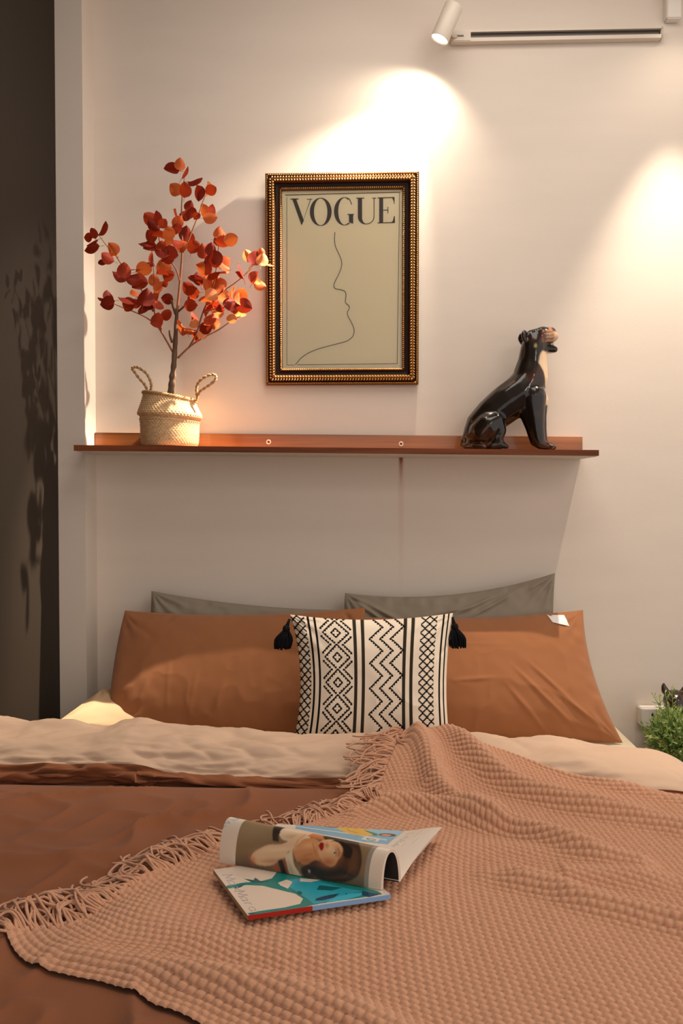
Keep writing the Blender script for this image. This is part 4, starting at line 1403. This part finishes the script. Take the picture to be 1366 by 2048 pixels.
def panther():
    K = 667.0
    org = np.array(P(1010, 897, Y=-.105)); org[2] = shelf_z(org[0])
    def c(*pts):
        return [(org[0] + (a - 1010) / K, org[1] + y / K, org[2] + (897 - b) / K, r / K) for a, b, y, r in pts]
    ch = [c((955, 866, 0, 30), (966, 848, 0, 35), (990, 822, 0, 37), (1015, 802, 0, 40), (1040, 785, 0, 41), (1055, 765, 0, 37)),
          c((1058, 755, 0, 36), (1062, 727, 0, 30), (1064, 702, 0, 27), (1066, 685, 0, 24)),
          c((1064, 678, 0, 21), (1075, 674, 0, 19)),
          c((1082, 671, 0, 19.5), (1096, 672, 0, 16), (1103, 672, 0, 11.5)), c((1102, 661, 0, 7)), c((1090, 662, 0, 9), (1100, 660, 0, 7)),
          c((1094, 674, -7, 9), (1103, 675, -6, 7)), c((1094, 674, 7, 9), (1103, 675, 6, 7)),
          c((1073, 664, -10, 8)), c((1073, 664, 10, 8)),
          c((1068, 690, 0, 17), (1086, 696, 0, 11.5), (1106, 697.5, 0, 7.5)),
          c((1044, 667, -15, 6), (1041, 673, -17, 5), (1045, 683, -16, 4)), c((1044, 667, 15, 6), (1041, 673, 17, 5), (1045, 683, 16, 4)),
          c((1060, 792, -16, 28), (1064, 825, -20, 20), (1067, 852, -22, 15.5), (1071, 874, -22, 13), (1074, 884, -22, 12)),
          c((1048, 815, -16, 18), (1058, 850, -18, 13), (1066, 880, -18, 11)),
          c((1076, 886, -22, 10), (1088, 888, -22, 8.5)), c((1096, 890, -28, 5.2)), c((1098, 890, -22, 5.4)), c((1096, 890, -16, 5.2)),
          c((1074, 795, 14, 24), (1082, 828, 20, 14), (1085, 855, 20, 11.5), (1088, 878, 20, 10.5)),
          c((1092, 884, 20, 9.5), (1104, 887, 20, 8)), c((1110, 890, 14, 5)), c((1112, 890, 20, 5)), c((1110, 890, 26, 5)),
          c((962, 862, -22, 27), (972, 850, -26, 26), (986, 842, -27, 20)), c((986, 842, -28, 19), (994, 858, -28, 15), (990, 876, -28, 12)),
          c((980, 888, -28, 8.5), (998, 886, -28, 9.5)), c((1007, 890, -33, 5.5)), c((1009, 890, -28, 5.5)), c((1007, 890, -23, 5.5)),
          c((962, 862, 22, 27), (972, 850, 26, 26), (986, 842, 27, 20)), c((986, 842, 28, 19), (994, 858, 28, 15), (990, 876, 28, 12)),
          c((980, 888, 28, 8.5), (1000, 887, 28, 9)),
          c((940, 876, 0, 18), (950, 882, 0, 14)), c((945, 882, -18, 13), (965, 884, -24, 12)), c((945, 882, 18, 13), (965, 884, 24, 12)),
          c((928, 884, 4, 7), (932, 889, -16, 6.5), (946, 890, -34, 6), (964, 891, -42, 5.5))]
    V, F = sculpt(ch, 0.0022, 34)
    V[:, 2] = np.maximum(V[:, 2], org[2] + (V[:, 0] - org[0]) * SL + 0.0004)
    px = (V[:, 0] - org[0]) * K + 1010; py = 897 - (V[:, 2] - org[2]) * K; yy = (V[:, 1] - org[1]) * K
    col = np.zeros(V.shape); col[:] = lin((24, 17, 13))
    n = fbm(px * .03, py * .03 + yy * .02, 4, 3)
    col = col + np.clip(n - .2, 0, 1)[:, None] * (lin((70, 36, 18)) - col) * .8
    bx = np.interp(py, [700, 712, 728, 745, 775, 803], [1079, 1070, 1066, 1077, 1086, 1084])
    bx = bx + 0.35 * (np.abs(yy) - 18)
    m = (py > 704) & (py < 806) & (px > bx)
    col[m] = lin((214, 182, 146))
    m = (px > 1077) & (py > 662) & (py < 688)
    stripe = np.sin((px * .5 + py * 1.1) * 0.9 + np.sin(px * .25) * 2) > 0.35
    col[m] = lin((196, 154, 122)); col[m & stripe & (px < 1102)] = lin((74, 38, 20))
    col[m & (px < 1086)] = lin((104, 60, 36))
    m = (px > 1092) & (py < 666) & (py > 650) & (px < 1101); col[m] = lin((170, 112, 80))
    m = (px > 1099) & (py < 664); col[m] = lin((30, 18, 14))
    m = (px > 1078) & (py > 686) & (py < 704); col[m] = lin((26, 16, 12))
    m = ((px - 1064) / 2.4) ** 2 + ((py - 694) / 4.6) ** 2 < 1; col[m & (yy < 0)] = lin((150, 138, 88))  # yellowish highlight painted into the colour behind the jaw, near side only
    t = thing('panther_statue', 'glossy black ceramic panther with cream chest seated on the shelf', 'statue', org)
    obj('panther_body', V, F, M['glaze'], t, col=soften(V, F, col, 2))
    mb = MB()
    for sgn in (-1, 1):
        for a, b in ((1099, 687), (1103, 688)):
            p = c((a, b, sgn * 4, 1))[0]
            mb.tube([np.array(p[:3]) + np.array([0, 0, -.004]), np.array(p[:3]) + np.array([0.001, 0, .006])], [.0028, .0010], 6)
    mb.build('teeth', M['tooth'], t)
    for sgn in (-1, 1):
        p = c((1078, 667, sgn * 15, 1))[0]
        MB().ellipsoid(p[:3], (.0045, .003, .004), nu=10, nv=8).build('eye', M['eye'], t)


panther()

# ------------------------------------------------------------------ bedside table with cat figurine and green plant
NZ = 0.345
NX0, NX1 = 0.775, 1.23
t = thing('bedside_table', 'dark brown bedside table at right of the bed under the green plant', 'table', ((NX0 + NX1) / 2, -.22, 0))
MB().rbox((NX0, -.42, NZ - .025), (NX1, -.02, NZ), .004).build('table_top', M['stand'], t)
for sx in (NX0 + .03, NX1 - .03):
    for sy in (-.39, -.05):
        MB().rbox((sx - .015, sy - .015, 0), (sx + .015, sy + .015, NZ - .024), .003).build('leg', M['stand'], t)


def cat():
    K = 678.0
    h = np.array(P(1350, 1400, Y=-.10))
    def c(*pts):
        return [(h[0] + (a - 1350) / K, -.10 + y / K, h[2] + (1400 - b) / K, r / K) for a, b, y, r in pts]
    bz = 1400 + (h[2] - NZ) * K
    ch = [c((1350, 1402, 0, 24), (1350, 1404, -6, 23)), c((1350, 1412, -20, 12)), c((1331, 1382, 2, 8), (1328, 1374, 2, 5.5), (1328, 1367, 2, 2.6)),
          c((1369, 1382, 2, 8), (1372, 1374, 2, 5.5), (1372, 1367, 2, 2.6)), c((1350, 1425, 6, 19), (1350, 1460, 8, 27), (1350, 1500, 10, 34), (1350, 1540, 12, 40), (1350, bz - 38, 12, 40)),
          c((1336, 1470, -14, 13), (1336, 1520, -26, 11), (1336, bz - 12, -28, 11)), c((1364, 1470, -14, 13), (1364, 1520, -26, 11), (1364, bz - 12, -28, 11)),
          c((1336, bz - 8, -38, 8)), c((1364, bz - 8, -38, 8)), c((1322, bz - 26, 4, 25), (1322, bz - 14, -14, 13)), c((1378, bz - 26, 4, 25), (1378, bz - 14, -14, 13))]
    V, F = sculpt(ch, 0.003, 7)
    V[:, 2] = np.maximum(V[:, 2], NZ + .0004)
    col = np.zeros(V.shape); col[:] = lin((52, 36, 28))
    t = thing('cat_figurine', 'glossy dark brown cat figurine half hidden behind the green plant', 'figurine', (h[0], -.10, NZ))
    obj('cat_body', V, F, M['glaze'], t, col=col)


cat()


def green_plant():
    ctr = np.array(P(1356, 1462, Y=-.27))
    t = thing('green_plant', 'bushy artificial green plant with yellow tips right of the bed', 'plant', (ctr[0], -.27, NZ))
    MB().lathe([(0.001, 0), (.045, 0), (.048, .004), (.058, .085), (.06, .09), (.055, .09), (.052, .08), (.001, .078)], (ctr[0], -.27, NZ + .0005), 32).build('pot', M['pot'], t)
    r = random.Random(5)
    mbs = [MB(), MB(), MB()]; st = MB()
    top = np.array([ctr[0], -.27, NZ + .10])
    tips = []
    for k in range(270):
        th = r.uniform(0, 6.283); el = math.asin(r.uniform(-.25, 1))
        rr = r.uniform(.6, 1.0)
        d = np.array([math.cos(th) * math.cos(el) * .100, math.sin(th) * math.cos(el) * .092, math.sin(el) * .085 + .080])
        tips.append(top + d * rr + np.array([0, 0, .0]))
    for a, b in ((1305, 1388), (1318, 1392), (1343, 1372), (1330, 1385), (1300, 1470), (1292, 1485), (1296, 1496), (1312, 1450)):
        tips.append(np.array(P(a, b, -.28 + r.uniform(-.02, .02))))
    for tip in tips:
        mid = (top + tip) / 2 + np.array([r.uniform(-.01, .01), r.uniform(-.01, .01), .015])
        c = catmull([top, mid, tip], 10)
        st.tube(c, .0009, 4)
        ax = c[-1] - c[-3]; ax /= np.linalg.norm(ax)
        yel = r.random() < .07
        for q in range(15):
            f = 4.0 + q * 0.35
            i = min(int(f), 8); p = c[i] + (c[i + 1] - c[i]) * (f - i) if i < 9 else c[-1]
            v = np.array([r.gauss(0, 1) for _ in range(3)]); v -= ax * v.dot(ax); v /= np.linalg.norm(v)
            d = ax * .75 + v * .75; d /= np.linalg.norm(d)
            L = r.uniform(.012, .021); w_ = np.cross(d, v); w_ /= np.linalg.norm(w_) + 1e-9
            w_ = w_ * .0027
            mi = 2 if (yel and q > 10) else (1 if r.random() < .45 else 0)
            up = np.cross(w_, d); up = up / (np.linalg.norm(up) + 1e-9) * .0008
            mbs[mi].add([p, p + d * L * .45 + w_ + up, p + d * L, p + d * L * .45 - w_ + up, p + d * L * .45 - up], [[0, 1, 2, 4], [0, 4, 2, 3], [0, 3, 2, 1]])
    o = st.build('stems', M['grass0'], t); o['kind'] = 'stuff'
    for mb, nm, mm in zip(mbs, ('green_foliage', 'bright_foliage', 'yellow_tips'), ('grass0', 'grass1', 'grass2')):
        o = mb.build(nm, M[mm], t, False); o['kind'] = 'stuff'


green_plant()

# ------------------------------------------------------------------ magazines
def zz8(zx, zy, z):
    return np.array(P(400 + zx * .38067, 1600 + zy * .38067, Z=z))


ZMAG = 0.600
ZOPEN = 0.6075
def closed_magazine():
    th = 0.0065
    zt = ZMAG + th
    A = zz8(70, 365, zt); Bq = zz8(250, 606, zt); Cq = zz8(1000, 496, zt)
    D = A + (Cq - Bq)
    D = D + (A - D) * 0.0
    t = thing('fashion_catalogue', 'closed fashion catalogue with teal figure cover under the rolled magazine', 'magazine', (A + Cq) / 2 - np.array([0, 0, th]))
    # cover
    quad = [(70, 365), (820, 255), (1000, 496), (250, 606)]
    nu, nv = 300, 190
    p = Print(quad, nu, nv, (224, 204, 186))
    teal, dteal, blue, dblue = (24, 128, 122), (16, 92, 96), (38, 158, 176), (10, 62, 92)
    p.poly([(130, 470), (150, 455), (240, 438), (330, 430), (390, 414), (420, 380), (440, 366), (560, 390), (700, 400), (860, 455), (985, 492), (590, 552), (560, 560), (400, 590), (262, 607), (250, 596), (330, 582), (440, 566), (520, 548), (540, 522), (505, 497), (420, 476), (340, 456), (250, 452), (160, 472)], teal)
    p.poly([(235, 416), (290, 424), (300, 410), (325, 428), (380, 430), (330, 440), (290, 440)], dteal)
    p.poly([(180, 468), (240, 446), (225, 462), (190, 474)], dteal)
    p.poly([(255, 596), (300, 588), (280, 600), (320, 596), (270, 606)], dteal)
    p.poly([(480, 420), (560, 412), (640, 425), (720, 450), (800, 470), (860, 480), (760, 500), (640, 540), (590, 548), (560, 520), (520, 490), (470, 455)], blue)
    p.poly([(545, 412), (660, 420), (600, 432), (540, 430)], (224, 204, 186))
    p.poly([(420, 438), (470, 420), (500, 432), (470, 470), (430, 452)], (224, 204, 186))
    p.poly([(608, 520), (660, 505), (740, 492), (700, 515), (640, 530), (600, 532)], dblue)
    p.poly([(640, 450), (760, 462), (700, 478), (620, 475)], dteal)
    p.poly([(650, 540), (720, 510), (800, 492), (870, 488), (840, 505), (740, 530)], (64, 176, 196))
    p.poly([(860, 478), (910, 490), (960, 494), (880, 512), (850, 500)], dblue)
    p.ell((528, 492), (12, 10), dteal); p.ell((770, 495), (4, 3), dblue)
    p.poly([(930, 470), (985, 480), (1000, 496), (960, 496)], (224, 204, 186))
    g = (168, 156, 158)
    p.text('Max', (122, 396), (25, 33), (50, -6), 3.6, g, 0.98)
    p.text('Mara', (188, 486), (23, 29), (48, -6), 3.6, g, 0.98)
    v, u = np.meshgrid(np.linspace(0, 1, nv), np.linspace(0, 1, nu), indexing='ij')
    u1 = u[..., None]; v1 = v[..., None]
    G = (A * (1 - u1) + D * u1) * (1 - v1) + (Bq * (1 - u1) + Cq * u1) * v1
    grid('front_cover', G, M['print'], t, flip=True, col=p.c)
    dz = np.array([0, 0, -th])
    def quadm(name, a, b, m):
        n = 2
        return obj(name, [a, b, b + dz, a + dz], [[0, 1, 2, 3]], m, t, False)
    e = np.array([0, 0, -.0003])
    V = [A + e, Bq + e, Cq + e, D + e, A + dz, Bq + dz, Cq + dz, D + dz]
    obj('page_block', V, [[0, 1, 2, 3], [7, 6, 5, 4], [0, 4, 5, 1], [2, 6, 7, 3], [3, 7, 4, 0], [1, 5, 6, 2]], M['page_edge'], t, False)
    k = 0.44
    Mp = Bq + (Cq - Bq) * k
    off = np.array([0.0006, -.0012, 0])
    s1 = MB(); s1.add([Bq + off, Mp + off, Mp + dz + off, Bq + dz + off, Bq, Mp, Mp + dz, Bq + dz], [[0, 3, 2, 1], [0, 1, 5, 4], [3, 7, 6, 2]])
    s1.build('red_spine', M['spine_red'], t, False)
    s2 = MB(); s2.add([Mp + off, Cq + off, Cq + dz + off, Mp + dz + off, Mp, Cq, Cq + dz, Mp + dz], [[0, 3, 2, 1], [0, 1, 5, 4], [3, 7, 6, 2]])
    s2.build('blue_spine', M['spine_blue'], t, False)


closed_magazine()


def open_magazine():
    # right-hand half lies flat, left-hand half is curled over into a half tube
    zf = ZOPEN + 0.004
    BR_ = zz8(957, 466, ZOPEN + 0.001); BL_ = zz8(108, 320, ZOPEN + 0.001); FRr = zz8(1050, 430, ZOPEN + 0.001)
    wv = FRr - BR_
    F1 = zz8(405, 108, zf); F2 = zz8(1273, 172, zf); F3 = zz8(1052, 427, zf); F4 = BL_ + wv; F4[2] = zf
    t = thing('open_magazine', 'open glossy magazine with its front half curled into a roll', 'magazine', np.array([*((F1 + F3) / 2)[:2], ZOPEN]))
    nu, nv = 300, 200
    q4 = (405 + 1052 - 1273, 108 + 425 - 172)
    p = Print([(405, 108), (1273, 172), (1052, 425), q4], nu, nv, (226, 210, 196))
    p.poly([(505, 106), (760, 96), (1088, 150), (985, 262), (860, 250), (640, 200), (500, 150)], (122, 172, 200))
    p.poly([(560, 104), (760, 98), (1088, 150), (1030, 205), (860, 178)], (142, 192, 214))
    p.line([(480, 120), (640, 156), (800, 188), (980, 232)], 6, (222, 222, 220))
    p.spline([(590, 100), (660, 94), (790, 98), (806, 112), (780, 126), (722, 136), (660, 128)], (54, 38, 62))
    p.spline([(722, 136), (790, 122), (860, 138), (906, 168), (912, 190), (880, 202), (800, 192), (750, 160)], (224, 176, 70))
    p.line([(782, 140), (792, 165), (830, 176)], 4, (160, 116, 44))
    p.poly([(868, 152), (900, 166), (935, 182), (940, 196), (918, 202), (905, 184), (880, 166)], (54, 118, 92))
    p.ell((988, 192), (46, 13), (82, 30, 30), 3); p.ell((982, 193), (26, 8), (206, 150, 120), 3)
    p.poly([(862, 212), (900, 208), (950, 226), (930, 246), (850, 232)], (218, 216, 208))
    p.ell((900, 230), (26, 9), (120, 140, 112), 12); p.ell((902, 230), (16, 5), (206, 200, 186), 12)
    g = (176, 168, 162)
    p.text('LARA', (1104, 182), (-22, 21), (24, 6), 3.0, g)
    p.text('KOH', (1050, 232), (-15, 14), (14, 4), 2.2, g)
    for k in range(5):
        a = np.array([1176 - k * 12, 172 + k * 14.0])
    p.line([(1170, 178), (1120, 222)], 1.6, g); p.line([(1140, 240), (1110, 270)], 2.2, g); p.line([(1080, 260), (1055, 282)], 1.6, g)
    v, u = np.meshgrid(np.linspace(0, 1, nv), np.linspace(0, 1, nu), indexing='ij')
    u1 = u[..., None]; v1 = v[..., None]
    G = (F1 * (1 - u1) + F2 * u1) * (1 - v1) + (F4 * (1 - u1) + F3 * u1) * v1
    lift = 0.010 * smooth(.75, 1, u) * (1 - v) + 0.006 * np.sin(np.pi * v) * u
    lift = lift - 0.006 * smooth(.5, 0, v) * (1 - 0.9 * u)
    G[..., 2] += lift
    grid('flat_page', G, M['print'], t, flip=True, col=p.c)
    G2 = G[::10, ::10].copy(); G2[..., 2] = ZOPEN + 0.0008 + np.minimum(lift[::10, ::10], 0)
    n2, m2 = G2.shape[:2]
    Gt = G[::10, ::10].copy(); Gt[..., 2] -= .0005
    V = np.vstack([Gt.reshape(-1, 3), G2.reshape(-1, 3)]); nn = n2 * m2
    FF = [list(f) for f in grid_faces(n2, m2, True)] + [[i + nn for i in f] for f in grid_faces(n2, m2)]
    ring = [j for j in range(m2)] + [i * m2 + m2 - 1 for i in range(1, n2)] + [(n2 - 1) * m2 + j for j in range(m2 - 2, -1, -1)] + [i * m2 for i in range(n2 - 2, 0, -1)]
    for a, b in zip(ring, ring[1:] + ring[:1]):
        FF.append([a, b, b + nn, a + nn])
    obj('page_block', V, FF, M['page'], t, False)
    # curled half: axis from the spine line F4-F3
    Lx = np.linalg.norm(BR_ - BL_)
    ns = 150
    half = np.linalg.norm(wv) / 2
    th = np.linspace(math.radians(180), math.radians(-6), ns)
    # cross-section across the roll: from the spine (far side) over the top to the free edge (near side)
    ca = np.cos(th); sa = np.sin(th)
    sx_ = half * 1.12 * np.sign(ca) * np.abs(ca) ** 0.9
    uu_ = np.linspace(0, 1, 320)
    hgt = 0.064 - 0.010 * uu_
    inner = 0.0045
    quad0 = None
    wn = wv / np.linalg.norm(wv)
    def tube_surface(us, shrink):
        N0 = BL_ * (1 - us)[:, None] + BR_ * us[:, None] + wv / 2
        h_ = (0.066 - 0.012 * us) - shrink
        k_ = 1 - shrink / (half * 1.12)
        S = N0[None] + (-wn) * (sx_ * k_)[:, None, None] + np.array([0, 0, 1.0]) * (np.maximum(sa, -.02)[:, None] * h_[None, :])[..., None]
        return S
    quad = [(232, 86), (1018, 280), (955, 466), (105, 318)]
    nuu = 320
    pr = Print(quad, nuu, ns, (132, 108, 78))
    # rows follow the visible stretch of the curl; angle of the skyline ~ 100 deg
    el = math.radians(29)
    hp = 0.060 * np.sin(th) * math.cos(el) - half * 1.12 * np.cos(th) * math.sin(el)
    vis = np.where(np.arange(ns) < np.argmax(hp), 0, (hp.max() - hp) / (hp.max() - hp[-1]))
    q = np.asarray(quad, float)
    u = np.linspace(0, 1, nuu)[None, :, None]; v = vis[:, None, None]
    pp = (q[0] * (1 - u) + q[1] * u) * (1 - v) + (q[3] * (1 - u) + q[2] * u) * v
    pr.x = pp[..., 0]; pr.y = pp[..., 1]
    U = np.broadcast_to(u[..., 0], pr.x.shape)
    # grey brown studio wall, paler towards the top
    pr.blob((330, 170), (150, 60), (160, 136, 104), .8); pr.blob((300, 330), (220, 45), (84, 64, 48), .9)
    pr.blob((620, 440), (300, 50), (70, 54, 42), .8)
    skin, orange = (222, 170, 124), (196, 122, 74)
    # far arm, bodice and strap
    pr.poly([(462, 148), (508, 150), (492, 200), (486, 226), (455, 222)], (54, 42, 38))
    pr.spline([(492, 196), (512, 158), (560, 164), (630, 182), (664, 200), (610, 226), (520, 222)], (226, 200, 168))
    pr.blob((560, 205), (50, 14), (190, 140, 100), .6)
    # neck, chest and shoulder
    pr.spline([(548, 262), (586, 232), (640, 216), (688, 232), (694, 296), (664, 326), (604, 336), (560, 318)], (206, 140, 92))
    pr.blob((606, 318), (46, 16), (150, 78, 42), .7); pr.blob((640, 250), (40, 16), (232, 178, 128), .7)
    pr.line([(600, 296), (648, 290)], 3, (160, 90, 52)); pr.line([(660, 240), (668, 300)], 3, (166, 96, 58))
    pr.spline([(632, 188), (700, 196), (776, 224), (740, 232), (690, 222), (640, 208)], orange)
    # forearm with hand laid across the shoulder
    pr.spline([(306, 296), (330, 272), (420, 240), (500, 238), (560, 214), (606, 182), (648, 184), (622, 214), (566, 254), (524, 275), (495, 300), (420, 328), (336, 326)], (224, 186, 148))
    pr.blob((420, 312), (80, 12), (176, 118, 82), .7); pr.blob((470, 262), (90, 10), (240, 210, 176), .7); pr.blob((316, 300), (16, 18), (204, 112, 78), .8)
    pr.line([(566, 250), (590, 222), (622, 196)], 2.5, (170, 116, 84))
    # dark strap, waist, bodice front
    pr.poly([(432, 324), (500, 300), (506, 380), (450, 372), (408, 342)], (146, 80, 50))
    pr.poly([(454, 312), (482, 302), (481, 374), (452, 368)], (42, 32, 34))
    pr.spline([(500, 294), (530, 276), (548, 268), (538, 330), (556, 392), (500, 394)], (224, 200, 168))
    pr.blob((512, 350), (12, 36), (170, 140, 110), .6)
    # hair behind the face
    pr.spline([(700, 205), (800, 213), (866, 243), (892, 290), (886, 350), (852, 396), (780, 416), (690, 408), (628, 394), (575, 386), (568, 350), (616, 332), (660, 318), (700, 330), (780, 300)], (46, 31, 23))
    pr.blob((850, 330), (30, 55), (112, 76, 46), .75, 20); pr.blob((760, 395), (70, 9), (96, 58, 36), .8); pr.blob((650, 352), (40, 12), (30, 22, 20), .7)
    for k in range(7):
        pr.line([(800 + k * 10, 232 + k * 6), (846 + k * 6, 280 + k * 6), (842 + k * 2, 340 + k * 4), (800 - k * 4, 396)], 1.8, (84 + 10 * (k % 3), 54 + 6 * (k % 3), 36))
    # face in three-quarter view, lying on its side
    face = [(688, 238), (714, 227), (748, 226), (784, 244), (804, 272), (798, 300), (776, 322), (748, 346), (716, 346), (690, 322), (682, 292), (684, 262)]
    pr.spline(face, skin)
    pr.blob((722, 330), (46, 22), (176, 98, 56), .9); pr.blob((790, 300), (18, 26), (170, 100, 60), .6); pr.blob((740, 270), (22, 20), (238, 194, 148), .8)
    pr.blob((776, 262), (14, 12), (196, 132, 90), .5)
    pr.spline([(776, 236), (822, 250), (852, 280), (836, 318), (806, 306), (812, 276), (796, 254)], (38, 26, 20))
    pr.spline([(686, 256), (696, 240), (706, 238), (714, 246), (712, 264), (702, 278), (694, 272)], (156, 22, 20)); pr.line([(696, 274), (702, 258), (706, 242)], 1.6, (84, 8, 10))
    pr.blob((727, 254), (7, 11), (178, 108, 68), .8); pr.line([(730, 266), (738, 258), (732, 246)], 2, (150, 86, 54))
    pr.ell((764, 289), (11, 7), (236, 220, 200), 70); pr.ell((764, 289), (6, 5.5), (52, 36, 28)); pr.line([(770, 274), (773, 290), (766, 304)], 3, (40, 26, 20)); pr.line([(782, 270), (787, 288), (780, 306)], 3.4, (74, 46, 30))
    pr.line([(752, 234), (764, 232), (774, 238)], 4, (50, 34, 26)); pr.line([(768, 226), (786, 230)], 3, (74, 46, 30))
    # earring, loose strands
    pr.ell((607, 366), (14, 13), (54, 34, 44)); pr.ell((609, 364), (5, 5), (210, 190, 178)); pr.line([(560, 322), (590, 344), (600, 356)], 3, (60, 34, 26)); pr.line([(540, 312), (580, 326)], 2, (80, 44, 32))
    pr.put((U > .90), (150, 140, 128))
    pr.put((U > .925) | (U < .105), (224, 208, 190))
    b = (150, 180, 200)
    pr.text('RAT', (262, 92), (-26, 14), (20, 10), 3.2, b, 1.25)
    k5 = np.ones(5) / 5
    for _ in range(1):
        soft = np.zeros_like(pr.c)
        for ch in range(3):
            pad = np.pad(pr.c[..., ch], 2, mode='edge')
            tmp = sum(pad[:, i:i + pr.c.shape[1]] for i in (1, 2, 3)) / 3
            soft[..., ch] = sum(tmp[i:i + pr.c.shape[0]] for i in (1, 2, 3)) / 3
        keep = (U > .915) | (U < .11)
        pr.c = np.where(keep[..., None], pr.c, soft)
    s3 = tube_surface(np.linspace(0, 1, nuu), 0.0)
    grid('curled_page', s3, M['print'], t, col=pr.c)
    # thickness of the curled leaves: inner side in one near-black tone, and the pale edges
    s4 = tube_surface(np.linspace(0, 1, 30), 0.0045)
    grid('inner_page', s4, M['page_dark'], t, flip=True)
    mb = MB()
    for k, e in ((0, 0), (nuu - 1, 29)):
        V = np.vstack([s3[:, k], s4[:, e]])
        F = [[i, i + 1, ns + i + 1, ns + i] for i in range(ns - 1)]
        if k == 0:
            F = [f[::-1] for f in F]
        mb.add(V, F)
    V = np.vstack([s3[-1, ::11], s4[-1]]);
    m_ = len(s3[-1, ::11])
    mb.add(np.vstack([s3[-1, [0, -1]], s4[-1, [0, -1]]]), [[0, 1, 3, 2]])
    mb.add(np.vstack([s3[0, [0, -1]], s4[0, [0, -1]]]), [[0, 2, 3, 1]])
    mb.build('page_edges', M['page'], t, False)


open_magazine()
